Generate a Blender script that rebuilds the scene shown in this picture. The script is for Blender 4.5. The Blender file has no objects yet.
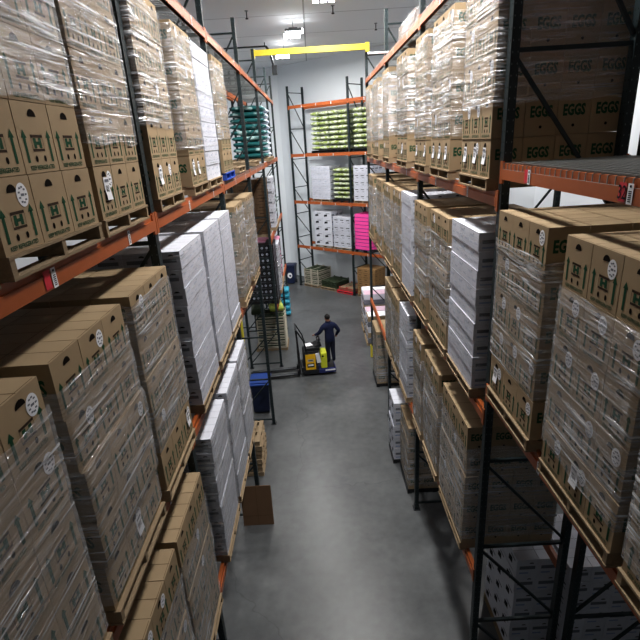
import bpy, bmesh, math, random
from mathutils import Vector, Matrix, Quaternion, noise
random.seed(7)
scene = bpy.context.scene
col = scene.collection
PI = math.pi

# ------------------------------------------------------------------ materials
def lin(c):
    out = []
    for v in c:
        v = v / 255.0
        out.append(v / 12.92 if v <= 0.04045 else ((v + 0.055) / 1.055) ** 2.4)
    return (*out, 1.0)

def mat(name, rgb, rough=0.6, metal=0.0, vary=0.0, nscale=6.0, namt=0.0, stretch=(1, 1, 1), bump=0.0, spec=0.4, emit=None):
    m = bpy.data.materials.new(name); m.use_nodes = True
    nt = m.node_tree; N = nt.nodes; L = nt.links
    b = N['Principled BSDF']
    b.inputs['Base Color'].default_value = lin(rgb)
    b.inputs['Roughness'].default_value = rough
    b.inputs['Metallic'].default_value = metal
    b.inputs['Specular IOR Level'].default_value = spec
    if vary or namt or bump:
        tc = N.new('ShaderNodeTexCoord'); mp = N.new('ShaderNodeMapping'); mp.inputs['Scale'].default_value = stretch
        no = N.new('ShaderNodeTexNoise'); no.inputs['Scale'].default_value = nscale; no.inputs['Detail'].default_value = 5
        L.new(tc.outputs['Object'], mp.inputs['Vector']); L.new(mp.outputs['Vector'], no.inputs['Vector'])
        oi = N.new('ShaderNodeObjectInfo')
        m1 = N.new('ShaderNodeMath'); m1.operation = 'MULTIPLY_ADD'; m1.inputs[1].default_value = namt * 2; m1.inputs[2].default_value = 1 - namt
        L.new(no.outputs['Fac'], m1.inputs[0])
        m2 = N.new('ShaderNodeMath'); m2.operation = 'MULTIPLY_ADD'; m2.inputs[1].default_value = vary * 2; m2.inputs[2].default_value = -vary
        L.new(oi.outputs['Random'], m2.inputs[0])
        m3 = N.new('ShaderNodeMath'); m3.operation = 'ADD'
        L.new(m1.outputs[0], m3.inputs[0]); L.new(m2.outputs[0], m3.inputs[1])
        hs = N.new('ShaderNodeHueSaturation'); hs.inputs['Color'].default_value = lin(rgb)
        L.new(m3.outputs[0], hs.inputs['Value']); L.new(hs.outputs['Color'], b.inputs['Base Color'])
        if bump:
            bp = N.new('ShaderNodeBump'); bp.inputs['Strength'].default_value = bump; bp.inputs['Distance'].default_value = 0.02
            L.new(no.outputs['Fac'], bp.inputs['Height']); L.new(bp.outputs['Normal'], b.inputs['Normal'])
    if emit:
        b.inputs['Emission Color'].default_value = lin(rgb); b.inputs['Emission Strength'].default_value = emit
    return m

M = {}
M['card'] = mat('cardboard', (160, 140, 112), 0.75, vary=0.07, nscale=5, namt=0.10, spec=0.2)
M['card_plain'] = mat('cardboard_plain', (150, 118, 80), 0.8, vary=0.08, nscale=5, namt=0.12, spec=0.2)
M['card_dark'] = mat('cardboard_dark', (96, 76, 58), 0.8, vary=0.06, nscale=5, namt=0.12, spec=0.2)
M['green_ink'] = mat('green_ink', (38, 76, 54), 0.8, spec=0.1)
M['dark_ink'] = mat('dark_ink', (62, 48, 38), 0.8, spec=0.1)
M['hole'] = mat('hole_black', (26, 20, 16), 0.9, spec=0.05)
M['seam'] = mat('seam_brown', (92, 72, 50), 0.8, spec=0.1)
M['white_card'] = mat('white_card', (206, 208, 217), 0.6, vary=0.04, nscale=5, namt=0.05)
M['grey_ink'] = mat('grey_ink', (116, 119, 128), 0.8, spec=0.1)
M['black_ink'] = mat('black_ink', (36, 36, 42), 0.8, spec=0.1)
M['blue_ink'] = mat('blue_ink', (150, 166, 196), 0.8, spec=0.1)
M['faint_ink'] = mat('faint_ink', (184, 190, 204), 0.8, spec=0.1)
M['paper'] = mat('paper_white', (232, 232, 236), 0.7, spec=0.2)
M['wood'] = mat('pallet_wood', (150, 132, 108), 0.85, vary=0.12, nscale=9, namt=0.25, stretch=(1, 8, 8), spec=0.15)
M['orange'] = mat('beam_orange', (164, 88, 44), 0.42, nscale=7, namt=0.14, stretch=(1, 1, 1))
M['post'] = mat('post_slate', (31, 42, 45), 0.5, nscale=8, namt=0.2, vary=0.02)
M['post_hole'] = mat('post_hole', (104, 114, 116), 0.7)
M['galv'] = mat('galvanised_wire', (150, 154, 154), 0.4, metal=0.6, nscale=12, namt=0.1)
M['yellow'] = mat('safety_yellow', (206, 192, 62), 0.5, nscale=4, namt=0.06)
M['red'] = mat('sign_red', (206, 52, 66), 0.6)
M['blue_pallet'] = mat('blue_paint', (46, 84, 176), 0.6, nscale=8, namt=0.2)
M['navy_plastic'] = mat('navy_plastic', (32, 42, 72), 0.45, nscale=5, namt=0.1)
M['blue_lid'] = mat('blue_lid', (36, 66, 132), 0.4, nscale=5, namt=0.1)
M['black_plastic'] = mat('black_plastic', (30, 31, 34), 0.45, nscale=6, namt=0.15)
M['dark_metal'] = mat('dark_metal', (44, 46, 50), 0.4, metal=0.4, nscale=6, namt=0.15)
M['truck_yellow'] = mat('truck_yellow', (232, 184, 36), 0.45, nscale=5, namt=0.05)
M['lime'] = mat('truck_lime', (206, 212, 60), 0.5, nscale=5, namt=0.06)
M['lime_bag'] = mat('lime_bag', (206, 222, 110), 0.5, vary=0.06, nscale=6, namt=0.12)
M['deck_blue'] = mat('deck_blue', (40, 48, 104), 0.5, nscale=5, namt=0.1)
M['teal'] = mat('teal_plastic', (34, 128, 128), 0.4, vary=0.08, nscale=7, namt=0.3, stretch=(1, 1, 2))
M['aqua'] = mat('aqua_plastic', (60, 160, 186), 0.4, vary=0.05, nscale=7, namt=0.25)
M['pink'] = mat('pink_card', (244, 84, 168), 0.6, vary=0.03, nscale=5, namt=0.05)
M['pale_pink'] = mat('pale_pink', (222, 150, 178), 0.5, vary=0.05, nscale=7, namt=0.2)
M['produce'] = mat('produce_dark', (54, 66, 46), 0.7, vary=0.1, nscale=14, namt=0.5, bump=0.6)
M['purple'] = mat('purple_trim', (86, 40, 120), 0.6)
M['jacket'] = mat('navy_cloth', (36, 42, 68), 0.85, nscale=10, namt=0.18, bump=0.3, spec=0.1)
M['trouser'] = mat('dark_trousers', (40, 42, 58), 0.85, nscale=10, namt=0.15, bump=0.3, spec=0.1)
M['skin'] = mat('skin', (150, 108, 88), 0.6, nscale=8, namt=0.06)
M['hair'] = mat('hair_dark', (26, 22, 22), 0.7, nscale=40, namt=0.3, bump=0.4)
M['shoe'] = mat('shoe_black', (24, 24, 26), 0.6, nscale=6, namt=0.1)
M['wall'] = mat('wall_panel', (224, 229, 234), 0.5, nscale=0.8, namt=0.04)
M['lamp'] = mat('lamp_panel', (255, 255, 255), 0.5, emit=16.0)
M['lamp_body'] = mat('lamp_body', (120, 124, 128), 0.5, nscale=6, namt=0.08)
M['board'] = mat('floor_cardboard', (124, 96, 72), 0.85, nscale=4, namt=0.1)

def bag_mat(name, c1, c2, scale):
    m = mat(name, c1, 0.45)
    nt = m.node_tree; N = nt.nodes; L = nt.links; b = N['Principled BSDF']
    tc = N.new('ShaderNodeTexCoord'); no = N.new('ShaderNodeTexNoise'); no.inputs['Scale'].default_value = scale; no.inputs['Detail'].default_value = 2
    oi = N.new('ShaderNodeObjectInfo'); ad = N.new('ShaderNodeVectorMath'); ad.operation = 'ADD'
    sc = N.new('ShaderNodeMath'); sc.operation = 'MULTIPLY'; sc.inputs[1].default_value = 37
    L.new(oi.outputs['Random'], sc.inputs[0]); L.new(tc.outputs['Object'], ad.inputs[0]); L.new(sc.outputs[0], ad.inputs[1])
    L.new(ad.outputs[0], no.inputs['Vector'])
    rp = N.new('ShaderNodeValToRGB'); rp.color_ramp.elements[0].position = 0.44; rp.color_ramp.elements[1].position = 0.54
    rp.color_ramp.elements[0].color = lin(c1); rp.color_ramp.elements[1].color = lin(c2)
    L.new(no.outputs['Fac'], rp.inputs['Fac']); L.new(rp.outputs['Color'], b.inputs['Base Color'])
    return m
M['greenbag'] = bag_mat('green_white_bag', (136, 152, 80), (186, 192, 174), 7.0)
M['tealbag'] = bag_mat('teal_white_bag', (32, 98, 100), (176, 206, 206), 3.0)
M['tealbag'].node_tree.nodes['Color Ramp'].color_ramp.elements[0].position = 0.56
M['tealbag'].node_tree.nodes['Color Ramp'].color_ramp.elements[1].position = 0.63
M['whitebag'] = bag_mat('white_bag', (216, 222, 230), (160, 170, 186), 4.0)
M['plantbag'] = bag_mat('green_leaf_bag', (52, 92, 70), (206, 218, 214), 5.0)

def wrap_material(name, base, streak_amt, tilt, bump=0.9, fine=1.0):
    m = bpy.data.materials.new(name); m.use_nodes = True
    nt = m.node_tree; N = nt.nodes; L = nt.links
    for n in list(N): N.remove(n)
    out = N.new('ShaderNodeOutputMaterial')
    tc = N.new('ShaderNodeTexCoord'); oi = N.new('ShaderNodeObjectInfo')
    mul = N.new('ShaderNodeMath'); mul.operation = 'MULTIPLY'; mul.inputs[1].default_value = 53.0
    L.new(oi.outputs['Random'], mul.inputs[0])
    add = N.new('ShaderNodeVectorMath'); add.operation = 'ADD'
    L.new(tc.outputs['Object'], add.inputs[0]); L.new(mul.outputs[0], add.inputs[1])
    mp = N.new('ShaderNodeMapping'); mp.inputs['Rotation'].default_value = (tilt, tilt, 0); mp.inputs['Scale'].default_value = (0.9, 0.9, 11)
    L.new(add.outputs[0], mp.inputs['Vector'])
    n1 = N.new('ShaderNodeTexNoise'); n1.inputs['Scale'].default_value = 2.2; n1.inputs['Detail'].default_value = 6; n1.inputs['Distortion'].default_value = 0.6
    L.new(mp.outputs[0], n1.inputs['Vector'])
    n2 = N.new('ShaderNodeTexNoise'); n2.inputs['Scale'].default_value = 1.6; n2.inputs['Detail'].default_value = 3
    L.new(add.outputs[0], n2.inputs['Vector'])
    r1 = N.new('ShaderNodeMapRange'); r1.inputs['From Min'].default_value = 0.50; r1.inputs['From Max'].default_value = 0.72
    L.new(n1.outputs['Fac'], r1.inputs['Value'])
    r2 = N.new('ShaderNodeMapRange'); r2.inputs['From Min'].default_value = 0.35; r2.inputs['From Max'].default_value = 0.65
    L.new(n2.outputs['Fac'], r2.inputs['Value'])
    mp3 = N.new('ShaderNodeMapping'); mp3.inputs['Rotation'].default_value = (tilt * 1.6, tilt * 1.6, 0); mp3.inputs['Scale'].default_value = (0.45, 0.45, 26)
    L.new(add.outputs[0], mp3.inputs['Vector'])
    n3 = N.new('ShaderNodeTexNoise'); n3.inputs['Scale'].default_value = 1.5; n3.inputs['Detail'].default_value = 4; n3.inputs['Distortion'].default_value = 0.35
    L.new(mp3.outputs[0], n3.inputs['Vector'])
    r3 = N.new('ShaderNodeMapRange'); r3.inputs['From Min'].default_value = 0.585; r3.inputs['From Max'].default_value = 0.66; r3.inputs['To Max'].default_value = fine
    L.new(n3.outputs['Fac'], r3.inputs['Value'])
    mm = N.new('ShaderNodeMath'); mm.operation = 'MULTIPLY'; L.new(r1.outputs[0], mm.inputs[0]); L.new(r2.outputs[0], mm.inputs[1])  # white streaks and patches: film creases plus lamp glare painted into the mask
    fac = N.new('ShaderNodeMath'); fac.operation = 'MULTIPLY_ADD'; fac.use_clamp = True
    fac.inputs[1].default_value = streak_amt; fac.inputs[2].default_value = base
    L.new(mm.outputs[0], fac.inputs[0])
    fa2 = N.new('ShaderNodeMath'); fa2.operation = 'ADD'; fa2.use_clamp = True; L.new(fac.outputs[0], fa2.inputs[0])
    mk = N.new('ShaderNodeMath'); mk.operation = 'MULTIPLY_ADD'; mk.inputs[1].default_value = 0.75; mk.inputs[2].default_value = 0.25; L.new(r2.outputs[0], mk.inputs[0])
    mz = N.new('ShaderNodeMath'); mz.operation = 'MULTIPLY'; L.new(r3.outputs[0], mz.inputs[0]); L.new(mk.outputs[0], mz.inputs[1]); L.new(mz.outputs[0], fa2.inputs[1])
    bp = N.new('ShaderNodeBump'); bp.inputs['Strength'].default_value = bump; bp.inputs['Distance'].default_value = 0.05
    L.new(n1.outputs['Fac'], bp.inputs['Height'])
    gl = N.new('ShaderNodeBsdfGlossy'); gl.inputs['Roughness'].default_value = 0.16; gl.inputs['Color'].default_value = (0.9, 0.92, 0.95, 1)
    L.new(bp.outputs[0], gl.inputs['Normal'])
    df = N.new('ShaderNodeBsdfDiffuse'); df.inputs['Color'].default_value = (0.82, 0.83, 0.85, 1)
    L.new(bp.outputs[0], df.inputs['Normal'])
    mx = N.new('ShaderNodeMixShader'); mx.inputs[0].default_value = 0.5
    L.new(gl.outputs[0], mx.inputs[1]); L.new(df.outputs[0], mx.inputs[2])
    tr = N.new('ShaderNodeBsdfTransparent'); tr.inputs['Color'].default_value = (0.96, 0.96, 0.97, 1)
    mo = N.new('ShaderNodeMixShader'); L.new(fa2.outputs[0], mo.inputs[0]); L.new(tr.outputs[0], mo.inputs[1]); L.new(mx.outputs[0], mo.inputs[2])
    L.new(mo.outputs[0], out.inputs['Surface'])
    return m
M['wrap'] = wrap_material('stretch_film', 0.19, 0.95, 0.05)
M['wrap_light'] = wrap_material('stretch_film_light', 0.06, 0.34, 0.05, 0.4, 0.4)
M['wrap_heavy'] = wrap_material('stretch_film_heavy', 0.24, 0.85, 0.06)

def floor_material():
    m = bpy.data.materials.new('polished_concrete'); m.use_nodes = True
    nt = m.node_tree; N = nt.nodes; L = nt.links; b = N['Principled BSDF']
    tc = N.new('ShaderNodeTexCoord')
    n1 = N.new('ShaderNodeTexNoise'); n1.inputs['Scale'].default_value = 0.55; n1.inputs['Detail'].default_value = 7; n1.inputs['Roughness'].default_value = 0.62
    n2 = N.new('ShaderNodeTexNoise'); n2.inputs['Scale'].default_value = 5; n2.inputs['Detail'].default_value = 6
    L.new(tc.outputs['Object'], n1.inputs['Vector']); L.new(tc.outputs['Object'], n2.inputs['Vector'])
    mx = N.new('ShaderNodeMix'); mx.data_type = 'FLOAT'; mx.inputs[0].default_value = 0.3
    L.new(n1.outputs['Fac'], mx.inputs[2]); L.new(n2.outputs['Fac'], mx.inputs[3])
    rp = N.new('ShaderNodeValToRGB'); rp.color_ramp.elements[0].position = 0.3; rp.color_ramp.elements[1].position = 0.72
    rp.color_ramp.elements[0].color = lin((66, 68, 70)); rp.color_ramp.elements[1].color = lin((106, 108, 109))
    L.new(mx.outputs[0], rp.inputs['Fac'])
    # thin meandering cracks
    nd = N.new('ShaderNodeTexNoise'); nd.inputs['Scale'].default_value = 1.4; nd.inputs['Detail'].default_value = 4
    L.new(tc.outputs['Object'], nd.inputs['Vector'])
    va = N.new('ShaderNodeVectorMath'); va.operation = 'MULTIPLY_ADD'; va.inputs[1].default_value = (0.9, 0.9, 0)
    L.new(nd.outputs['Color'], va.inputs[0]); L.new(tc.outputs['Object'], va.inputs[2])
    vo = N.new('ShaderNodeTexVoronoi'); vo.feature = 'DISTANCE_TO_EDGE'; vo.inputs['Scale'].default_value = 0.16
    L.new(va.outputs[0], vo.inputs['Vector'])
    mr = N.new('ShaderNodeMapRange'); mr.inputs['From Min'].default_value = 0.0; mr.inputs['From Max'].default_value = 0.003
    mr.inputs['To Min'].default_value = 0.72; mr.inputs['To Max'].default_value = 1.0
    L.new(vo.outputs['Distance'], mr.inputs['Value'])
    ml = N.new('ShaderNodeMix'); ml.data_type = 'RGBA'; ml.blend_type = 'MULTIPLY'; ml.inputs[0].default_value = 1
    L.new(rp.outputs['Color'], ml.inputs[6]); L.new(mr.outputs[0], ml.inputs[7])
    L.new(ml.outputs[2], b.inputs['Base Color'])
    rr = N.new('ShaderNodeMapRange'); rr.inputs['To Min'].default_value = 0.22; rr.inputs['To Max'].default_value = 0.42
    L.new(n1.outputs['Fac'], rr.inputs['Value']); L.new(rr.outputs[0], b.inputs['Roughness'])
    b.inputs['Specular IOR Level'].default_value = 0.5
    return m
M['floor'] = floor_material()

def ceiling_material():
    m = mat('ceiling_panel', (176, 180, 184), 0.7)
    nt = m.node_tree; N = nt.nodes; L = nt.links; b = N['Principled BSDF']
    tc = N.new('ShaderNodeTexCoord'); br = N.new('ShaderNodeTexBrick')
    br.offset = 0; br.inputs['Scale'].default_value = 1.0; br.inputs['Mortar Size'].default_value = 0.03
    br.inputs['Brick Width'].default_value = 9.0; br.inputs['Row Height'].default_value = 3.3
    br.inputs['Color1'].default_value = lin((226, 229, 233)); br.inputs['Color2'].default_value = lin((218, 222, 226)); br.inputs['Mortar'].default_value = lin((160, 163, 167))
    L.new(tc.outputs['Object'], br.inputs['Vector']); L.new(br.outputs['Color'], b.inputs['Base Color'])
    return m
M['ceiling'] = ceiling_material()

# ------------------------------------------------------------------ mesh helpers
class MB:
    """collects geometry with material slots, then becomes one mesh"""
    def __init__(s): s.v = []; s.f = []; s.mi = []; s.mats = []
    def slot(s, m):
        m = M[m] if isinstance(m, str) else m
        if m not in s.mats: s.mats.append(m)
        return s.mats.index(m)
    def poly(s, pts, m):
        n = len(s.v); s.v += [tuple(p) for p in pts]; s.f.append(tuple(range(n, n + len(pts)))); s.mi.append(s.slot(m))
    def box(s, c, size, m, rot=None):
        cx, cy, cz = c; x, y, z = size[0] / 2, size[1] / 2, size[2] / 2
        P = [Vector((sx * x, sy * y, sz * z)) for sx in (-1, 1) for sy in (-1, 1) for sz in (-1, 1)]
        if rot: P = [rot @ p for p in P]
        n = len(s.v); s.v += [(p.x + cx, p.y + cy, p.z + cz) for p in P]; k = s.slot(m)
        for q in ((0, 1, 3, 2), (4, 6, 7, 5), (0, 4, 5, 1), (2, 3, 7, 6), (0, 2, 6, 4), (1, 5, 7, 3)):
            s.f.append(tuple(n + i for i in q)); s.mi.append(k)
    def bar(s, a, b, w, h, m):
        a, b = Vector(a), Vector(b); d = b - a
        s.box((a + b) / 2, (w, h, d.length), m, d.to_track_quat('Z', 'Y').to_matrix())
    def cyl(s, a, b, r, m, n=14, r2=None, caps=True):
        a, b = Vector(a), Vector(b); r2 = r if r2 is None else r2
        R = (b - a).to_track_quat('Z', 'Y').to_matrix(); k = s.slot(m); i0 = len(s.v)
        for q, rr in ((a, r), (b, r2)):
            for i in range(n):
                t = 2 * PI * i / n; p = q + R @ Vector((rr * math.cos(t), rr * math.sin(t), 0)); s.v.append(tuple(p))
        for i in range(n):
            j = (i + 1) % n; s.f.append((i0 + i, i0 + j, i0 + n + j, i0 + n + i)); s.mi.append(k)
        if caps:
            s.f.append(tuple(i0 + n - 1 - i for i in range(n))); s.mi.append(k)
            s.f.append(tuple(i0 + n + i for i in range(n))); s.mi.append(k)
    def geo(s, verts, faces, m):
        n = len(s.v); k = s.slot(m); s.v += [tuple(p) for p in verts]
        for f in faces: s.f.append(tuple(n + i for i in f)); s.mi.append(k)
    def mesh(s, name, bevel=0.0, smooth=False):
        me = bpy.data.meshes.new(name); me.from_pydata(s.v, [], s.f)
        for m in s.mats: me.materials.append(m)
        me.polygons.foreach_set('material_index', s.mi)
        bm = bmesh.new(); bm.from_mesh(me)
        if bevel:
            big = [e for e in bm.edges if len(e.link_faces) == 2 and e.calc_face_angle(0) > 0.6]
            bmesh.ops.bevel(bm, geom=big, offset=bevel, segments=2, affect='EDGES', profile=0.5)
        bm.to_mesh(me); bm.free()
        if smooth:
            me.polygons.foreach_set('use_smooth', [True] * len(me.polygons))
        me.update()
        return me

def link(name, me, parent=None, loc=(0, 0, 0), rotz=0.0):
    o = bpy.data.objects.new(name, me); col.objects.link(o)
    o.location = loc; o.rotation_euler = (0, 0, rotz)
    if parent: o.parent = parent
    return o
def thing(name, label, cat, loc=(0, 0, 0), rotz=0.0, group=None, me=None):
    o = link(name, me, None, loc, rotz)
    o['label'] = label; o['category'] = cat
    if group: o['group'] = group
    return o
def struct(name, me, loc=(0, 0, 0), rotz=0.0):
    o = link(name, me, None, loc, rotz); o['kind'] = 'structure'; return o

_tc = {}
def text_geo(body, height, bold=0.0):
    """flat text geometry centred on the origin (u, v); scaled so that capitals are `height` tall"""
    key = (body, bold)
    if key not in _tc:
        cu = bpy.data.curves.new('lettering', 'FONT'); cu.body = body; cu.size = 1; cu.offset = bold; cu.resolution_u = 2
        ob = bpy.data.objects.new('lettering', cu); col.objects.link(ob)
        bpy.context.view_layer.update()
        dg = bpy.context.evaluated_depsgraph_get(); me = ob.evaluated_get(dg).to_mesh()
        V = [(v.co.x, v.co.y) for v in me.vertices]; Fc = [tuple(p.vertices) for p in me.polygons]
        ob.evaluated_get(dg).to_mesh_clear()
        bpy.data.objects.remove(ob); bpy.data.curves.remove(cu)
        x0 = min(v[0] for v in V); x1 = max(v[0] for v in V); y0 = min(v[1] for v in V); y1 = max(v[1] for v in V)
        V = [((v[0] - (x0 + x1) / 2) / (y1 - y0), (v[1] - (y0 + y1) / 2) / (y1 - y0)) for v in V]
        _tc[key] = (V, Fc, (x1 - x0) / (y1 - y0))
    V, Fc, asp = _tc[key]
    return [(a * height, b * height) for a, b in V], Fc, asp * height

class Face:
    """a flat printable face: origin, right vector, up vector"""
    def __init__(s, mb, o, u, v): s.mb = mb; s.o = Vector(o); s.u = Vector(u); s.v = Vector(v); s.n = s.u.cross(s.v)
    def p(s, a, b, off=0.0015): return s.o + s.u * a + s.v * b + s.n * off
    def poly(s, pts, m, off=0.0015): s.mb.poly([s.p(a, b, off) for a, b in pts], m)
    def rect(s, a, b, w, h, m, off=0.0015): s.poly([(a - w / 2, b - h / 2), (a + w / 2, b - h / 2), (a + w / 2, b + h / 2), (a - w / 2, b + h / 2)], m, off)
    def oval(s, a, b, w, h, m, off=0.0015, n=12): s.poly([(a + w / 2 * math.cos(2 * PI * i / n), b + h / 2 * math.sin(2 * PI * i / n)) for i in range(n)], m, off)
    def dome(s, a, b, w, h, m, off=0.002):
        s.poly([(a - w / 2, b), (a + w / 2, b)] + [(a + w / 2 * math.cos(PI * i / 8), b + h * math.sin(PI * i / 8)) for i in range(1, 8)], m, off)
    def text(s, body, a, b, h, m, bold=0.0, fit=None, off=0.0015):
        V, Fc, w = text_geo(body, h, bold); k = fit / w if fit else 1
        s.mb.geo([s.p(a + x * k, b + y, off) for x, y in V], Fc, m)

# ------------------------------------------------------------------ cartons
CW, CD, CH = 0.372, 0.334, 0.393
def egg_carton_mesh(detail=True):
    w, d, h = CW - 0.006, CD - 0.006, CH - 0.004
    mb = MB(); mb.box((0, 0, h / 2), (w, d, h), 'card')
    fr = Face(mb, (0, -d / 2, 0), (1, 0, 0), (0, 0, 1))
    fr.dome(0.0, h * 0.80, 0.086, 0.042, 'hole')
    fr.rect(0, h * 0.525, 0.125, 0.016, 'dark_ink'); fr.rect(0, h * 0.325, 0.125, 0.014, 'dark_ink')
    for sx in (-1, 1):
        fr.rect(sx * 0.061, h * 0.425, 0.003, 0.075, 'seam')
        x = sx * 0.128
        fr.rect(x, h * 0.33, 0.024, 0.14, 'green_ink')
        fr.poly([(x - 0.026, h * 0.5), (x + 0.026, h * 0.5), (x, h * 0.5 + 0.045)], 'green_ink')
        fr.oval(sx * 0.045, h * 0.20, 0.027, 0.038, 'hole')
        fr.rect(sx * 0.027, h * 0.425, 0.028, 0.056, 'green_ink')
    fr.rect(0, h * 0.425, 0.03, 0.018, 'green_ink')
    if detail: fr.text('KEEP REFRIGERATED', 0, h * 0.075, 0.026, 'green_ink', 0.02, fit=0.26)
    else: fr.rect(0, h * 0.075, 0.25, 0.018, 'green_ink')
    for sx in (-1, 1):
        sd = Face(mb, (sx * w / 2, 0, 0), (0, sx, 0), (0, 0, 1))
        sd.text('EGGS', 0, h * 0.60, 0.112, 'green_ink', 0.045, fit=0.225)
        sd.oval(0, h * 0.22, 0.03, 0.03, 'hole')
    tp = Face(mb, (0, 0, h), (1, 0, 0), (0, 1, 0))
    tp.rect(0, 0, 0.006, d * 0.98, 'seam')
    tp.rect(0, -d * 0.46, w * 0.9, 0.004, 'seam')
    return mb.mesh('egg_carton', bevel=0.0)
def white_carton_mesh(h, kind=0):
    w, d = CW - 0.006, CD - 0.006; h = h - 0.004
    mb = MB(); mb.box((0, 0, h / 2), (w, d, h), 'white_card')
    fr = Face(mb, (0, -d / 2, 0), (1, 0, 0), (0, 0, 1))
    if kind == 0:
        fr.rect(-0.07, h * 0.7, 0.13, h * 0.10, 'faint_ink'); fr.rect(0.09, h * 0.35, 0.10, h * 0.08, 'faint_ink'); fr.rect(-0.09, h * 0.3, 0.08, h * 0.07, 'faint_ink'); fr.rect(0, h * 0.985, 0.34, 0.004, 'grey_ink')
        fr.dome(0.0, h * 0.78, 0.034, 0.013, 'grey_ink')
    elif kind == 1:
        for a, b in ((-0.05, 0.45),):
            fr.poly([(a - 0.07, h * b - 0.08), (a + 0.07, h * b - 0.05), (a + 0.06, h * b + 0.06), (a - 0.06, h * b + 0.03)], 'black_ink')
            fr.rect(a + 0.09, h * b + 0.10, 0.16, 0.03, 'grey_ink')
    else:
        fr.rect(0, h * 0.6, 0.2, h * 0.1, 'black_ink'); fr.rect(0.05, h * 0.3, 0.12, h * 0.07, 'grey_ink')
    for sx in (-1, 1):
        sd = Face(mb, (sx * w / 2, 0, 0), (0, sx, 0), (0, 0, 1))
        sd.rect(0, h * 0.52, 0.24, h * 0.20, 'grey_ink'); sd.dome(0.06, h * 0.76, 0.07, 0.022, 'hole'); sd.rect(-0.05, h * 0.2, 0.14, h * 0.1, 'blue_ink')
    tp = Face(mb, (0, 0, h), (1, 0, 0), (0, 1, 0)); tp.rect(0, 0, 0.006, d * 0.96, 'grey_ink')
    return mb.mesh('white_carton')
def plain_carton_mesh(h, m='card_plain'):
    w, d = CW - 0.006, CD - 0.006; h = h - 0.004
    mb = MB(); mb.box((0, 0, h / 2), (w, d, h), m)
    for o, u in (((0, -d / 2, 0), (1, 0, 0)), ((w / 2, 0, 0), (0, 1, 0)), ((-w / 2, 0, 0), (0, -1, 0))):
        f = Face(mb, o, u, (0, 0, 1)); f.rect(0, h * 0.5, 0.16, h * 0.14, 'dark_ink'); f.rect(0, h * 0.97, 0.3, 0.008, 'seam'); f.rect(0, h * 0.03, 0.3, 0.008, 'hole')
    return mb.mesh('plain_carton')
def pink_carton_mesh(h):
    w, d = CW - 0.006, CD - 0.006; h = h - 0.004
    mb = MB(); mb.box((0, 0, h / 2), (w, d, h), 'pink')
    for o, u in (((0, -d / 2, 0), (1, 0, 0)), ((w / 2, 0, 0), (0, 1, 0)), ((-w / 2, 0, 0), (0, -1, 0))):
        f = Face(mb, o, u, (0, 0, 1)); f.rect(0, h * 0.08, 0.35, h * 0.12, 'purple')
    return mb.mesh('pink_carton')
def bottle_case_mesh(h):
    w, d = CW - 0.006, CD - 0.006; h = h - 0.004
    mb = MB(); mb.box((0, 0, h / 2), (w, d, h), 'black_plastic')
    for o, u, ww in (((0, -d / 2, 0), (1, 0, 0), w), ((w / 2, 0, 0), (0, 1, 0), d), ((-w / 2, 0, 0), (0, -1, 0), d)):
        f = Face(mb, o, u, (0, 0, 1))
        for i in (-1, 1): f.oval(i * ww * 0.24, h * 0.55, 0.085, 0.085, 'faint_ink'); f.oval(i * ww * 0.24, h * 0.55, 0.04, 0.04, 'navy_plastic', off=0.003)
        f.rect(0, h * 0.12, ww * 0.8, 0.012, 'grey_ink')
    return mb.mesh('bottle_case')

MESH = {'egg': egg_carton_mesh(True), 'egg_far': egg_carton_mesh(False)}
def round_sticker_mesh():
    mb = MB(); f = Face(mb, (0, 0, 0), (1, 0, 0), (0, 0, 1)); f.oval(0, 0, 0.105, 0.13, 'paper', n=24)
    for i in range(9):
        t = 2 * PI * i / 9; f.rect(0.03 * math.cos(t), 0.042 * math.sin(t), 0.018, 0.010, 'grey_ink', 0.0025)
    f.rect(0, 0, 0.03, 0.014, 'grey_ink', 0.0025)
    return mb.mesh('round_sticker')
def paper_label_mesh():
    mb = MB(); n = 6; k = 0.11
    for i in range(n):
        z0, z1 = -0.085 + 0.17 * i / n, -0.085 + 0.17 * (i + 1) / n
        y0, y1 = -0.004 - 0.012 * max(0, -z0) / 0.085, -0.004 - 0.012 * max(0, -z1) / 0.085
        mb.poly([(-k / 2, y0, z0), (k / 2, y0, z0), (k / 2, y1, z1), (-k / 2, y1, z1)], 'paper')
    f = Face(mb, (0, -0.006, 0), (1, 0, 0), (0, 0, 1))
    for i in range(5): f.rect(-0.03 + i * 0.013, -0.0, 0.006, 0.05, 'black_ink')
    f.rect(0, 0.06, 0.08, 0.02, 'grey_ink')
    return mb.mesh('paper_label')
MESH['sticker'] = round_sticker_mesh(); MESH['label'] = paper_label_mesh()

def pallet_mesh(w, d, m='wood', h=0.13):
    mb = MB(); t = 0.018
    for k in (-1, 0, 1): mb.box((k * (w / 2 - 0.03), d / 2, h / 2), (0.045, d, h - 2 * t), m)
    nb = 7
    for i in range(nb):
        y = 0.05 + (d - 0.1) * i / (nb - 1); mb.box((0, y, h - t / 2), (w, 0.11, t), m)
    for y in (0.05, d / 2, d - 0.05): mb.box((0, y, t / 2), (w, 0.11, t), m)
    return mb.mesh('pallet')
PAL = {'wood': pallet_mesh(1.14, 1.34), 'blue': pallet_mesh(1.1, 1.34, 'blue_pallet'), 'black': pallet_mesh(1.14, 1.34, 'black_plastic')}

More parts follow.
